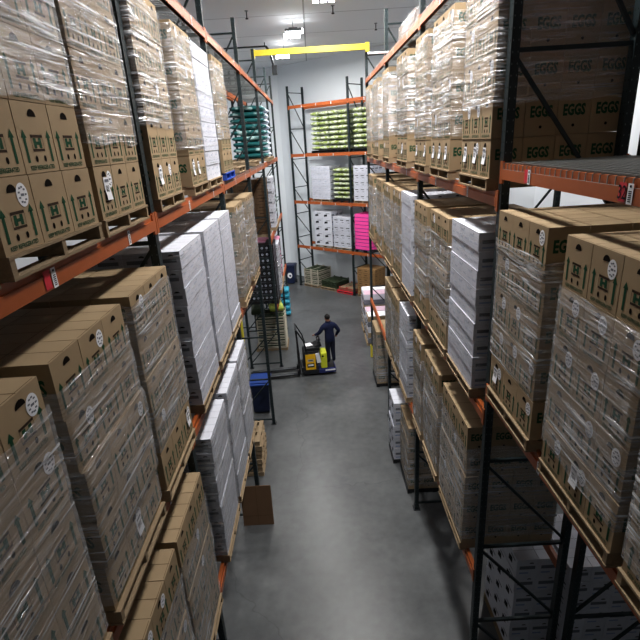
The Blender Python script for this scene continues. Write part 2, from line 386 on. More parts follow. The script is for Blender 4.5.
def wrap_mesh(x0, x1, d, z0, z1, m, seed, offs, lh, amp=0.006):
    """thin film round the two sides and the face of a load; it follows the offset of every layer"""
    mb = MB(); g = 0.008
    path = []
    def seg(a, b, n, nx, ny):
        for i in range(n): path.append((a[0] + (b[0] - a[0]) * i / n, a[1] + (b[1] - a[1]) * i / n, nx, ny))
    seg((x1 + g, d + g), (x1 + g, -g), 10, 1, 0); seg((x1 + g, -g), (x0 - g, -g), 14, 0, -1); seg((x0 - g, -g), (x0 - g, d + g), 10, -1, 0); path.append((x0 - g, d + g, -1, 0))
    z0 = max(0.06, z0); zs = [z0]
    L = len(offs)
    marks = sorted({k * lh + e for k in range(L + 1) for e in (-0.03, 0.03, lh * 0.35, lh * 0.65)})
    zs += [q for q in marks if z0 + 0.02 < q < z1 - 0.02] + [z1]
    def off(z):
        k = min(L - 1, max(0, int(z / lh))); return offs[k]
    V = []; nz = len(zs) - 1
    for j, zz in enumerate(zs):
        ox, oy = off(zz)
        for (x, y, nx, ny) in path:
            q = (noise.noise(Vector((x * 2.5 + seed, y * 2.5, zz * 5))) + 1) * amp; z = zz
            if j in (0, nz): z += noise.noise(Vector((x * 3 + seed, y * 3, 9.1))) * 0.05
            V.append((x + nx * q + ox, y + ny * q + oy, z))
    n = len(path); F = [(j * n + i + 1, j * n + i, (j + 1) * n + i, (j + 1) * n + i + 1) for j in range(nz) for i in range(n - 1)]
    mb.geo(V, F, m); return mb.mesh('stretch_wrap', smooth=True)

# ------------------------------------------------------------------ rack geometry numbers
LX, RX = -1.705, 1.97            # centre line of the posts beside the aisle
LF, RF = -1.57, 1.83            # faces of the loads
DEPTH = 1.17
Z = {1: 2.51, 2: 5.08, 3: 7.69, 4: 10.15, 0: 0.0}
ZN = {2: 5.45, 3: 7.98}
side_rot = {'L': PI / 2, 'R': -PI / 2}
ORD = ['first', 'second', 'third', 'fourth', 'fifth', 'sixth', 'seventh', 'eighth', 'ninth', 'tenth']
LOADS = []

def add_load(side, lvl, y0, y1, kind='egg', layers=5, lh=CH, zbase=None, pallet='wood', wrap=(0.2, 0.97), heavy=False,
             top=None, face=None, stickers=0.28, labels=0.15, jitter=0.012, depth_n=4, rotz=None, origin=None, nx=3):
    """one stretch-wrapped stack on its own pallet; local -y looks into the aisle"""
    w = y1 - y0; zb = Z.get(lvl, 0) if zbase is None else zbase; yc = (y0 + y1) / 2
    X = face if face is not None else ((LF - (0.035 if lvl == 3 else 0)) if side == 'L' else RF)
    loc = origin if origin else (X, yc, zb)
    if zb > 0.5 or (origin and origin[2] > 0.5): loc = (loc[0], loc[1], loc[2] + (0.018 if (side, lvl) == ('R', 4) or (side == 'L' and lvl == 3 and yc > 9.4) else 0.004))
    rz = side_rot[side] if rotz is None else rotz
    far = yc > 9.3
    rnd = random.Random(int(yc * 1000) + lvl * 77 + (5 if side == 'L' else 9))
    if pallet:
        pm = PAL[pallet]; p = thing({'wood': 'wooden_pallet', 'blue': 'blue_pallet', 'black': 'black_pallet'}[pallet], '', 'pallet', loc, rz, me=pm)
        p.scale.x = min(1.12, (w + 0.01) / 1.14); p.scale.y = 1.0 if depth_n >= 4 else depth_n * CD / 1.336; loc = (loc[0], loc[1], loc[2] + 0.131)
        pv = Vector((0.0, 0.015, 0)); pv.rotate(Quaternion((0, 0, 1), rz)); loc = (loc[0] + pv.x, loc[1] + pv.y, loc[2])
    else: p = None
    root = thing('wrapped_carton_stack', '', 'carton stack', loc, rz)
    if kind == 'egg': me = MESH['egg_far' if far else 'egg']
    else:
        key = (kind, round(lh, 3))
        if key not in MESH:
            MESH[key] = {'white': lambda: white_carton_mesh(lh, 0), 'printed': lambda: white_carton_mesh(lh, 1), 'office': lambda: white_carton_mesh(lh, 2),
                         'plain': lambda: plain_carton_mesh(lh), 'dark': lambda: plain_carton_mesh(lh, 'card_dark'),
                         'pink': lambda: pink_carton_mesh(lh), 'bottle': lambda: bottle_case_mesh(lh)}[kind]()
        me = MESH[key]
    sx = (w / nx) / CW
    near = 1 if side == 'R' else -1            # local x side that looks at the camera
    if top is None: top = lvl <= 2
    D = depth_n * CD
    offs = []
    for j in range(layers):
        ox, oy = rnd.uniform(-jitter, jitter), rnd.uniform(-jitter, jitter) * 0.8; offs.append((ox, oy))
        for i in range(nx):
            for k in range(depth_n):
                xi = (i - (nx - 1) / 2)
                if not (k == 0 or xi == near * (nx - 1) / 2 or (top and j == layers - 1)): continue
                c = link('carton', me, root, (xi * w / nx + ox, CD / 2 + k * CD + oy, j * lh), rnd.uniform(-0.006, 0.006))
                c.scale.x = sx
                if k == 0 and kind == 'egg':
                    if rnd.random() < stickers:
                        link('round_sticker', MESH['sticker'], c, (0.085 + rnd.uniform(-.02, .02), -CD / 2 + 0.002, 0.285 + rnd.uniform(-.02, .01)))
                    if j == 0 and rnd.random() < labels:
                        link('paper_label', MESH['label'], c, (rnd.uniform(-.02, .06), -CD / 2 + 0.001, 0.22), 0).rotation_euler = (0, rnd.uniform(-.08, .08), 0)
    if wrap:
        H = layers * lh
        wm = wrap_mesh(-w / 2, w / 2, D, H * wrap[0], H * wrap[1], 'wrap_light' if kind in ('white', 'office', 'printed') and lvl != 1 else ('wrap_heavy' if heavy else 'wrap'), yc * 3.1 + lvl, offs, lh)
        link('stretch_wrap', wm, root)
    LOADS.append(dict(side=side, lvl=lvl, y=yc, kind=kind, root=root, pallet=p, pk=pallet))
    return root

# ------------------------------------------------------------------ the shell
def quad_wall(name, a, b, z0, z1, m):
    mb = MB(); mb.poly([(a[0], a[1], z0), (b[0], b[1], z0), (b[0], b[1], z1), (a[0], a[1], z1)], m)
    return struct(name, mb.mesh(name))
CEIL = 12.5
fA = Vector((-1.15, 29.35)); fU = Vector((3.07, -2.85)).normalized(); fN = Vector((-fU.y, fU.x))
def far(s, d): return fA + fU * s + fN * d
cornerL = far(-2.4, 1.6); 
tR = (9.5 - fA.x - fN.x * 1.6) / fU.x; cornerR = far(tR, 1.6)
mb = MB(); mb.poly([(-9, -7, 0), (9.5, -7, 0), (9.5, 36, 0), (-9, 36, 0)], 'floor'); struct('floor', mb.mesh('floor'))
mb = MB(); mb.poly([(-9, -7, 0), (-9, 36, 0), (9.5, 36, 0), (9.5, -7, 0)], 'ceiling'); struct('ceiling', mb.mesh('ceiling'), (0, 0, CEIL))
quad_wall('wall_far', cornerR, cornerL, 0, CEIL, 'wall')
quad_wall('wall_end', cornerL, (-9, cornerL.y + 0.6), 0, CEIL, 'wall')
quad_wall('wall_left', (-9, cornerL.y + 0.6), (-9, -7), 0, CEIL, 'wall')
quad_wall('wall_right', (9.5, -7), cornerR, 0, CEIL, 'wall')
quad_wall('wall_back', (-9, -7), (9.5, -7), 0, CEIL, 'wall')

# ------------------------------------------------------------------ racks
PW, PD = 0.10, 0.085
def post_mesh(h, holes=True):
    mb = MB(); mb.box((0, 0, h / 2), (PW, PD, h), 'post')
    if holes:
        for f in (Face(mb, (0, -PD / 2, 0), (1, 0, 0), (0, 0, 1)), Face(mb, (PW / 2, 0, 0), (0, 1, 0), (0, 0, 1)), Face(mb, (-PW / 2, 0, 0), (0, -1, 0), (0, 0, 1))):
            n = int(h / 0.10)
            for i in range(n):
                for a in (-0.026, 0.026): f.oval(a, 0.08 + i * 0.10, 0.010, 0.020, 'post_hole' if f.n.y == 0 else 'hole', n=6)
    return mb.mesh('upright_post')
POST = post_mesh(11.17); 
mb = MB(); mb.box((0, 0, 0.006), (0.18, 0.16, 0.012), 'dark_metal'); mb.box((0, -0.045, 0.05), (0.14, 0.012, 0.08), 'dark_metal')
FOOT = mb.mesh('foot_plate')
mb = MB(); f = Face(mb, (0, 0, 0), (1, 0, 0), (0, 0, 1)); f.rect(0, 0, 0.055, 0.125, 'paper'); f.rect(0, 0.045, 0.02, 0.014, 'black_ink', 0.003)
for i in range(6): f.rect(0, -0.045 + i * 0.012, 0.03, 0.006, 'black_ink', 0.003)
TAG = mb.mesh('location_label')
HZ = [0.16, 1.56, 2.95, 4.35, 5.85, 7.4, 9.0, 10.85]

def make_rack(name, label, origin, rotz, xs, levels_per_bay, mirror=1, hz=HZ, tags=(0.35, 0.75), decks=(), posts=None, guard=()):
    """local x runs along the aisle, local -y faces it; xs = post positions"""
    root = thing(name, label, 'pallet rack', origin, rotz)
    for q, x in enumerate(xs):
        if posts is None or q in posts:
            for y in (0, DEPTH):
                p = link('upright_post', POST, root, (x, y, 0)); link('foot_plate', FOOT, p)
            for i, z in enumerate(hz):
                mb = MB(); mb.bar((x, PD / 2, z), (x, DEPTH - PD / 2, z), 0.04, 0.04, 'post'); link('cross_brace', mb.mesh('cross_brace'), root)
                if i + 1 < len(hz):
                    mb = MB(); mb.bar((x, PD / 2, hz[i + 1] - 0.08), (x, DEPTH - PD / 2, z + 0.08), 0.035, 0.035, 'post'); link('diagonal_brace', mb.mesh('diagonal_brace'), root)
    for b, (x0, x1) in enumerate(zip(xs, xs[1:])):
        for z in levels_per_bay[b]:
            for y in (-0.018, DEPTH + 0.018):
                s = -1 if y < 0 else 1; L = x1 - x0 - 0.01
                mb = MB(); mb.box((0, 0, -0.0775), (L - PW, 0.05, 0.155), 'orange'); mb.box((0, s * 0.012, -0.105), (L - PW, 0.06, 0.10), 'orange')
                for e in (-1, 1):
                    mb.box((e * (L / 2 - 0.028), s * 0.026, -0.09), (0.05, 0.026, 0.22), 'orange')
                    mb.box((e * (L / 2 - PW / 2 - 0.015), s * 0.028, -0.09), (0.03, 0.02, 0.2), 'orange')
                bm_ = link('beam', mb.mesh('beam'), root, ((x0 + x1) / 2, y, z))
                if y < 0 and tags:
                    for t in tags: link('location_label', TAG, bm_, ((t - 0.5) * L, -0.0445, -0.09))
            if (b, round(z, 2)) in decks:
                mb = MB(); n = int((x1 - x0 - 0.2) / 0.09)
                for i in range(n + 1):
                    x = x0 + 0.1 + (x1 - x0 - 0.2) * i / n
                    mb.box((x, DEPTH / 2, z + 0.004), (0.008, DEPTH + 0.09, 0.007), 'galv')
                    mb.box((x, -0.052, z - 0.028), (0.008, 0.006, 0.06), 'galv')
                for i in range(14):
                    mb.box(((x0 + x1) / 2, 0.03 + (DEPTH - 0.06) * i / 13, z + 0.010), (x1 - x0 - 0.2, 0.007, 0.006), 'galv')
                for i in range(4):
                    x = x0 + 0.3 + (x1 - x0 - 0.6) * i / 3; mb.box((x, DEPTH / 2, z - 0.026), (0.05, DEPTH - 0.06, 0.05), 'galv')
                mb.box(((x0 + x1) / 2, -0.056, z - 0.056), (x1 - x0 - 0.2, 0.005, 0.008), 'galv')
                link('wire_deck', mb.mesh('wire_deck'), root)
    for x in guard:
        mb = MB(); mb.box((0, 0, 0.25), (0.16, 0.03, 0.5), 'yellow')
        for e in (-1, 1): mb.box((e * 0.075, 0.06, 0.25), (0.012, 0.14, 0.5), 'yellow')
        link('post_guard', mb.mesh('post_guard'), root, (x, -0.075, 0.012))
    return root

lv = [Z[1], Z[2], Z[3], Z[4]]
ysL = [0.95, 5.13, 9.32, 13.5, 17.7, 21.9, 24.6]
rackL = make_rack('pallet_rack', 'long orange and black pallet rack lining the left of the aisle', (LX, 0, 0), PI / 2, ysL,
                  [lv, lv, [Z[2], Z[3], Z[4]], [Z[3], Z[4]], lv, lv], decks=[(b, Z[4]) for b in range(6)] + [(2, Z[3]), (3, Z[3])])
ysR = [-18.1, -13.55, -9.38, -5.23, -1.0]
rackR = make_rack('pallet_rack', 'long orange and black pallet rack lining the right of the aisle', (RX, 0, 0), -PI / 2, ysR,
                  [lv, lv, lv, [ZN[2], ZN[3], Z[4] + 0.35]], decks=[(b, Z[4]) for b in range(3)] + [(3, ZN[3])], guard=(-18.1,))
# red number plate beside the label on the near right shelf
def number_plate(parent, loc, txt):
    mb = MB(); f = Face(mb, (0, 0, 0), (1, 0, 0), (0, 0, 1)); f.rect(0, 0, 0.075, 0.115, 'red')
    if txt: f.text(txt, 0, 0, 0.085, 'black_ink', 0.01, fit=0.085, off=0.004)
    o = link('number_plate', mb.mesh('number_plate'), parent, loc); o['label'] = 'red shelf number plate'; return o
rack2 = make_rack('pallet_rack', 'second orange and black rack standing behind the right rack', (RX + DEPTH + 0.22 + DEPTH, 0, 0), PI / 2, [1.0, 5.2, 9.35, 13.55],
                  [[Z[2] + 0.1, Z[3] + 0.1, Z[4]]] * 3, tags=(0.2, 0.5, 0.8))
rack3 = make_rack('pallet_rack', 'rack row half hidden behind the left rack under the ceiling', (LX - DEPTH - 0.25, 0, 0), PI / 2, [9.35, 13.55, 17.75, 21.9],
                  [[Z[3], Z[4]]] * 3, tags=())
rackF = make_rack('pallet_rack', 'orange and black rack angled across the far end wall', (fA.x, fA.y, 0), math.atan2(fU.y, fU.x), [0, 4.19, 8.38],
                  [[2.52, 5.12, 7.68, 10.18]] * 2, tags=(0.25, 0.5, 0.75))
# yellow tie beam over the aisle
mb = MB(); mb.box((0, 0, 0), (RX - LX - 0.08, 0.10, 0.17), 'yellow')
for sx in (-1, 1): mb.box((sx * ((RX - LX) / 2), -0.01, -0.02), (0.12, 0.15, 0.27), 'yellow')
thing('tie_beam', 'yellow steel beam spanning the aisle high between both racks', 'beam', ((LX + RX) / 2, 17.75, 11.05), 0, me=mb.mesh('tie_beam'))

# ------------------------------------------------------------------ loads beside the aisle
# left rack, upper shelf
add_load('L', 3, 1.22, 2.40, wrap=(0.22, 1.0), heavy=True)
add_load('L', 3, 2.53, 3.72, wrap=(0.41, 1.0), heavy=True, stickers=0.5, labels=0.34)
add_load('L', 3, 3.80, 4.82, wrap=(0.28, 1.0), labels=0.34)
add_load('L', 3, 5.26, 6.26, wrap=(0.36, 0.97), labels=0.34)
add_load('L', 3, 6.84, 7.82, wrap=(0.24, 0.98), labels=0.34)
add_load('L', 3, 7.92, 9.06, 'white', 9, 0.214, wrap=(0.1, 0.98))
add_load('L', 3, 9.48, 10.58, pallet='blue', wrap=(0.3, 0.95))
# left rack, middle shelf
add_load('L', 2, 1.24, 2.46, wrap=(0.0, 0.9), heavy=True)
add_load('L', 2, 2.62, 3.76, wrap=(0.0, 0.9), jitter=0.028, heavy=True)
add_load('L', 2, 3.92, 5.02, wrap=(0.22, 0.96), jitter=0.018, heavy=True)
add_load('L', 2, 5.56, 6.70, 'white', 9, 0.222, wrap=(0.0, 0.98), heavy=True)
add_load('L', 2, 6.88, 8.04, 'white', 9, 0.222, wrap=(0.0, 0.98), heavy=True)
add_load('L', 2, 8.14, 9.16, 'white', 9, 0.222, wrap=(0.0, 0.98), heavy=True)
add_load('L', 2, 9.86, 11.02, wrap=(0.05, 0.95), heavy=True)
add_load('L', 2, 11.5, 12.9, wrap=(0.05, 0.95), heavy=True, nx=4)
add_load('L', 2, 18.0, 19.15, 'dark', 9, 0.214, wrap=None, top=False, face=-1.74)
add_load('L', 2, 19.4, 20.45, 'printed', 5, 0.38, wrap=(0.0, 0.98), top=False)
# left rack, lower shelf
add_load('L', 1, 2.66, 3.80, wrap=(0.0, 0.84), heavy=True)
add_load('L', 1, 3.88, 5.0, wrap=(0.0, 0.84), heavy=True)
add_load('L', 1, 5.64, 6.74, 'white', 9, 0.222, wrap=(0.0, 0.98), heavy=True)
add_load('L', 1, 6.92, 8.06, 'white', 9, 0.222, wrap=(0.0, 0.98), heavy=True)
add_load('L', 1, 8.16, 9.18, 'white', 9, 0.222, wrap=(0.0, 0.98), heavy=True)
add_load('L', 1, 18.0, 19.2, 'bottle', 9, 0.24, wrap=None, pallet='black', top=False, face=-1.62)
# right rack, upper shelf
add_load('R', 3, 5.36, 6.40, wrap=(0.36, 1.0), labels=0.34, depth_n=4)
add_load('R', 3, 6.92, 8.02, wrap=(0.22, 0.96), labels=0.34)
add_load('R', 3, 8.38, 9.28, wrap=(0.22, 0.96), labels=0.34)
add_load('R', 3, 10.05, 11.22, wrap=(0.25, 0.93), labels=0.34, heavy=True)
add_load('R', 3, 12.4, 13.42, wrap=(0.25, 0.95), labels=0.34, heavy=True)
add_load('R', 3, 14.35, 15.5, wrap=(0.2, 0.95), heavy=True)
add_load('R', 3, 16.2, 17.3, wrap=(0.2, 0.95), heavy=True)
# right rack, near bay
add_load('R', 2, 1.26, 2.42, zbase=ZN[2], wrap=(0.05, 0.84), stickers=0.5)
add_load('R', 2, 2.54, 3.60, zbase=ZN[2], wrap=(0.1, 0.80), stickers=0.5, labels=0.34)
add_load('R', 2, 3.87, 4.96, zbase=ZN[2], wrap=(0.22, 0.86), stickers=0.5, labels=0.34)
# right rack, middle shelf
add_load('R', 2, 5.56, 6.70, 'white', 9, 0.222, wrap=(0.0, 0.98), heavy=True)
add_load('R', 2, 6.84, 7.96, wrap=(0.2, 0.84), heavy=True)
add_load('R', 2, 8.18, 9.24, wrap=(0.2, 0.84), heavy=True)
add_load('R', 2, 9.58, 10.66, 'white', 9, 0.222, wrap=(0.0, 0.98))
add_load('R', 2, 10.82, 11.92, wrap=(0.2, 0.84), heavy=True)
add_load('R', 2, 12.2, 13.38, wrap=(0.2, 0.84), heavy=True)
add_load('R', 2, 13.95, 15.1, wrap=(0.2, 0.84), heavy=True)
add_load('R', 2, 15.9, 17.1, wrap=(0.2, 0.84), heavy=True)
# right rack, lower shelf
add_load('R', 1, 5.60, 6.92, wrap=(0.05, 0.84), heavy=True)
add_load('R', 1, 7.16, 8.24, wrap=(0.05, 0.84), heavy=True)
add_load('R', 1, 8.44, 9.26, wrap=(0.05, 0.84), nx=2, heavy=True)
add_load('R', 1, 9.96, 10.98, 'white', 9, 0.222, wrap=(0.0, 0.98))
add_load('R', 1, 11.18, 12.2, wrap=(0.1, 0.84), heavy=True)
add_load('R', 1, 12.32, 13.42, wrap=(0.1, 0.84), heavy=True)
# right rack, floor
add_load('R', 0, 9.9, 11.02, layers=4, lh=CH * 1.13, wrap=(0.05, 0.95), face=1.86, pallet='black')
add_load('R', 0, 11.12, 11.96, 'printed', 5, 0.34, wrap=(0.0, 0.95), face=1.70, pallet='black', nx=2)
add_load('R', 0, 15.5, 16.7, layers=5, wrap=(0.0, 0.95), face=1.80, pallet='black')
add_load('R', 0, 5.75, 6.9, 'printed', 6, 0.33, wrap=None, face=2.75, depth_n=2)
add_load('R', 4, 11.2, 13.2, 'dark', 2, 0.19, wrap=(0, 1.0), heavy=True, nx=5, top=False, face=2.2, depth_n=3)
# second row floor stack seen through the near bay
add_load('R', 0, 5.5, 6.6, 'office', 7, 0.29, wrap=None, face=RX + DEPTH + 0.3, top=True)

KW = {'egg': 'brown egg carton stack', 'white': 'white carton stack', 'dark': 'dark brown carton stack', 'printed': 'white printed carton stack',
      'office': 'white carton stack', 'bottle': 'dark bottle case stack', 'plain': 'brown carton stack', 'pink': 'pink carton stack'}
SH = {0: 'on floor under {} rack', 1: "on {} rack's lower shelf", 2: "on {} rack's middle shelf", 3: "on {} rack's upper shelf", 4: "on {} rack's topmost shelf"}
SIDE = {'L': 'left', 'R': 'right'}
from collections import defaultdict
grp = defaultdict(list)
for l in LOADS: grp[(l['side'], l['lvl'], l['kind'])].append(l)
for (s, lvl, kind), ls in grp.items():
    ls.sort(key=lambda l: l['y'])
    for i, l in enumerate(ls):
        where = SH[lvl].format(SIDE[s])
        pos = f' {ORD[i]} from the camera' if len(ls) > 1 else ''
        if kind == 'office': txt = 'white carton stack on the floor of the row behind the right rack'
        elif kind == 'printed' and s == 'R' and l['y'] < 8: txt = 'white printed cartons stacked deep under near right bay'
        elif kind == 'printed' and s == 'R': txt = 'white printed carton stack on the floor beside the right aisle edge'
        else: txt = f'{"wrapped " if kind != "plain" else ""}{KW[kind]}{"," if pos else ""}{pos} {where}'
        l['root']['label'] = txt.replace('  ', ' '); l['root']['group'] = f'{KW[kind]}s {where}'
        if l['pallet']:
            pc = {'wood': 'wooden', 'blue': 'blue', 'black': 'black'}[l['pk']]
            if kind == 'office': t = 'wooden pallet under the white cartons behind the right rack'
            elif kind == 'printed' and s == 'R' and l['y'] < 8: t = 'wooden pallet under white printed cartons deep below near right bay'
            elif kind == 'printed' and s == 'R': t = 'black pallet under the white printed cartons beside right aisle edge'
            else: t = f'{pc} pallet under{" the" if not pos else " " + ORD[i]} {KW[kind]} {where}'
            l['pallet']['label'] = t; l['pallet']['group'] = f'pallets {where}'
# number plates (only the near right one is legible)
nb = [o for o in rackR.children if o.name.startswith('beam') and abs(o.location.z - ZN[3]) < 0.01 and o.location.y < 0][0]
for c in list(nb.children): bpy.data.objects.remove(c)
xc = nb.location.x
number_plate(nb, (-3.10 - xc, -0.0450, -0.085), '32'); link('location_label', TAG, nb, (-3.02 - xc, -0.0452, -0.09))
number_plate(nb, (-4.55 - xc, -0.0450, -0.085), ''); link('location_label', TAG, nb, (-4.49 - xc, -0.0452, -0.09))
nl = [o for o in rackL.children if o.name.startswith('beam') and abs(o.location.z - Z[3]) < 0.01 and o.location.y < 0 and o.location.x < 5][0]
for c in list(nl.children): bpy.data.objects.remove(c)
xc = nl.location.x
number_plate(nl, (2.90 - xc, -0.0450, -0.085), ''); link('location_label', TAG, nl, (2.98 - xc, -0.0452, -0.09)); link('location_label', TAG, nl, (4.32 - xc, -0.0452, -0.09))

# ------------------------------------------------------------------ bags
def bag_mesh(w, d, h, m, seed):
    bm = bmesh.new(); bmesh.ops.create_cube(bm, size=2); bmesh.ops.subdivide_edges(bm, edges=bm.edges[:], cuts=5, use_grid_fill=True)
    for v in bm.verts:
        x, y, z = v.co
        e = max(abs(x), abs(y)); pin = 1 - 0.42 * max(0, e - 0.5) / 0.5
        r = (1 - 0.10 * z * z)
        q = noise.noise(Vector((x * 1.5 + seed, y * 1.5, z))) * 0.2
        v.co = Vector((x * w / 2 * r * (1 + q * .3), y * d / 2 * r * (1 + q * .3), h / 2 + z * h / 2 * pin * (1 + q)))
    me = bpy.data.meshes.new('bag'); bm.to_mesh(me); bm.free(); me.materials.append(M[m])
    me.polygons.foreach_set('use_smooth', [True] * len(me.polygons)); return me
LAYER = lambda k, n: 'lowest' if k == 0 else ('topmost' if k == n - 1 else ORD[k])
def bag_pile(name, label, group, origin, rotz, nx, ny, layers, w, d, h, m, cat='bag'):
    ms = [bag_mesh(w * 0.93, d * 0.92, h * 0.92, m, k * 3.3) for k in range(3)]
    Rm = Matrix.Rotation(rotz, 3, 'Z'); rnd = random.Random(hash(label) % 999)
    for k in range(layers):
        for i in range(nx):
            for j in range(ny):
                p = Rm @ Vector(((i + .5) * w + rnd.uniform(-.012, .012), (j + .5) * d + rnd.uniform(-.012, .012), 0))
                thing(name, label.format(o=LAYER(k, layers), c=(('left', 'right') if abs(rotz) < 1.2 else ('nearer', 'farther'))[i]), cat, (origin[0] + p.x, origin[1] + p.y, origin[2] + 0.008 + k * h), rotz + rnd.uniform(-.02, .02) + PI * (k % 2), group, ms[(k + i + j) % 3])
def lone_pallet(label, origin, rotz, sx=1.0, kind='wood', name=None):
    if origin[2] > 0.5: origin = (origin[0], origin[1], origin[2] + (0.018 if abs(origin[2] - Z[3]) < 0.03 and origin[1] < 17.7 else 0.004))
    p = thing(name or {'wood': 'wooden_pallet', 'blue': 'blue_pallet', 'black': 'black_pallet'}[kind], label, 'pallet', origin, rotz, me=PAL[kind]); p.scale.x = sx; return p

# teal bags on the left rack
lone_pallet('pale wooden pallet under the teal bag pile on left upper shelf', (-1.58, 19.5, Z[3]), PI / 2)
bag_pile('teal_bag', 'teal sack on left upper shelf, {o} layer, {c} column from the camera', 'teal sacks on the left upper shelf', (-1.6, 18.85, Z[3] + 0.136), PI / 2, 2, 1, 9, 0.62, 1.30, 0.20, 'tealbag')
lone_pallet('wooden pallet under white sacks beyond the teal sacks', (-1.58, 20.9, Z[3]), PI / 2)
bag_pile('white_bag', 'white sack beyond the teal sacks on left upper shelf, {o} layer, {c} column', 'white sacks behind the teal sacks', (-1.6, 20.25, Z[3] + 0.136), PI / 2, 2, 1, 9, 0.62, 1.2, 0.20, 'whitebag')
lone_pallet('empty wooden pallet on left upper shelf just before the teal sacks', (-1.68, 15.8, Z[3]), PI / 2)
lone_pallet('empty wooden pallet on left upper shelf beyond the blue pallet', (-1.68, 12.3, Z[3]), PI / 2)
lone_pallet('wooden pallet under green leaf bags on left middle shelf', (-1.58, 21.15, Z[2]), PI / 2)
bag_pile('leaf_bag', 'green and white leaf bag on left middle shelf end, {o} layer, {c} column', 'leaf bags on the left middle shelf', (-1.6, 20.58, Z[2] + 0.136), PI / 2, 2, 1, 8, 0.55, 1.2, 0.20, 'plantbag')
# pink and white wrapped goods, left lower shelf
add_load('L', 1, 19.4, 20.4, 'printed', 5, 0.38, wrap=(0, .98), top=False); l = LOADS[-1]
l['root']['label'] = 'white printed carton stack on left lower shelf beside the pink bags'; l['pallet']['label'] = 'wooden pallet under white printed cartons on left lower shelf'
lone_pallet('wooden pallet under the pink bags on left lower shelf', (-1.58, 21.1, Z[1]), PI / 2)
PKB = bag_mesh(0.55, 0.62, 0.235, 'pale_pink', 2.0)
bag_pile('pink_bag', 'pink bag at far end of left lower shelf, {o} layer, {c} column', 'pink bags on the left lower shelf', (-1.6, 20.55, Z[1] + 0.136), PI / 2, 2, 1, 9, 0.57, 1.2, 0.21, 'pale_pink')
# far rack
FR = math.atan2(fU.y, fU.x)
def fp(s, d, z): q = far(s, d); return (q.x, q.y, z)
for s0, who in ((1.5, 'left'), (2.79, 'right')):
    lone_pallet(f'black pallet under the {who} lime bag pile on far rack upper shelf', fp(s0 + 0.62, 0.0, 7.68), FR, kind='black')
    bag_pile('lime_bag', 'lime and white bag, {o} layer, {c} column of ' + who + ' pile, far upper shelf', f'lime bags, {who} pile on far upper shelf', fp(s0, 0.02, 7.68 + 0.136), FR, 2, 1, 8, 0.62, 1.08, 0.245, 'greenbag')
lone_pallet('black pallet under lime bags right of the far rack post', fp(5.0, 0.0, 7.68), FR, kind='black')
bag_pile('lime_bag', 'lime and white bag right of far rack post, {o} layer, {c} column, upper shelf', 'lime bags, third pile on far upper shelf', fp(4.4, 0.02, 7.68 + 0.136), FR, 2, 1, 8, 0.6, 1.08, 0.245, 'greenbag')
lone_pallet('black pallet under the lime bags on far rack middle shelf', fp(3.48, 0.0, 5.12), FR, kind='black')
bag_pile('lime_bag', 'lime and white bag, {o} layer, {c} column, on far rack middle shelf', 'lime bags on the far middle shelf', fp(2.92, 0.02, 5.12 + 0.136), FR, 2, 1, 7, 0.58, 1.08, 0.235, 'greenbag')
def far_load(s0, s1, z, kind, layers, lh, lab, plab, **k):
    add_load('R', 9, 0, s1 - s0, kind, layers, lh, rotz=FR, origin=fp((s0 + s1) / 2, 0.0, z), top=True, depth_n=3, **k); l = LOADS[-1]
    l['root']['label'] = lab; l['pallet']['label'] = plab
far_load(1.4, 2.75, 5.12, 'white', 5, 0.35, 'white carton stack left of the lime bags on far rack middle shelf', 'wooden pallet under white cartons left of lime bags, far rack', wrap=(0, .98))
far_load(4.38, 5.5, 5.12, 'office', 5, 0.35, 'white carton stack right of the far rack post on middle shelf', 'wooden pallet under white cartons right of far rack post', wrap=(0, .98))
far_load(1.4, 2.72, 2.52, 'printed', 5, 0.385, nx=2, lab='white cartons with black logos on the far rack lower shelf', plab='wooden pallet under the black logo cartons on far rack', wrap=None)
far_load(2.84, 4.08, 2.52, 'office', 4, 0.42, 'plain white carton stack beside the pink cartons on far rack', 'wooden pallet under plain white cartons beside pink cartons', wrap=(0, .98))
far_load(4.36, 5.5, 2.52, 'pink', 10, 0.19, 'bright pink carton stack on the far rack lower shelf', 'black pallet under the bright pink carton stack', wrap=None, pallet='black')
far_load(4.42, 5.6, 0, 'plain', 6, 0.25, 'brown carton stack on the floor below the pink cartons', 'wooden pallet under brown cartons below the pink cartons', wrap=None)

# ------------------------------------------------------------------ crates
def crate_mesh(w, d, h, shell, fill):
    mb = MB(); t = 0.02
    mb.box((0, 0, 0.01), (w, d, 0.02), shell)
    for sx in (-1, 1):
        for z in (0.28, 0.72): mb.box((sx * (w / 2 - t / 2), 0, h * z), (t, d, h * 0.13), shell); mb.box((0, sx * (d / 2 - t / 2), h * z), (w, t, h * 0.13), shell)
        for sy in (-1, 1): mb.box((sx * (w / 2 - 0.03), sy * (d / 2 - 0.03), h / 2), (0.05, 0.05, h), shell)
    mb.box((0, 0, h * 0.42), (w - 0.06, d - 0.06, h * 0.7), fill)
    rnd = random.Random(3)
    for i in range(16):
        mb.box((rnd.uniform(-.33, .33) * w, rnd.uniform(-.4, .4) * d, h * 0.78), (w * .15, w * .2, h * 0.2), fill, Matrix.Rotation(rnd.uniform(0, 3), 3, 'Z'))
    return mb.mesh('crate')
M['crate_cream'] = mat('crate_cream', (186, 180, 164), 0.7, vary=0.05, nscale=6, namt=0.1)
M['tray_print'] = mat('tray_print', (206, 178, 192), 0.6, nscale=9, namt=0.3)
M['crate_red'] = mat('crate_red', (186, 96, 84), 0.7, nscale=6, namt=0.1)
CR = {'cream': crate_mesh(0.56, 1.2, 0.24, 'crate_cream', 'produce'), 'wood': crate_mesh(0.56, 1.2, 0.24, 'wood', 'produce'),
      'green': crate_mesh(0.56, 1.2, 0.2, 'produce', 'produce'), 'fruit': crate_mesh(0.56, 1.2, 0.2, 'crate_red', 'wood')}
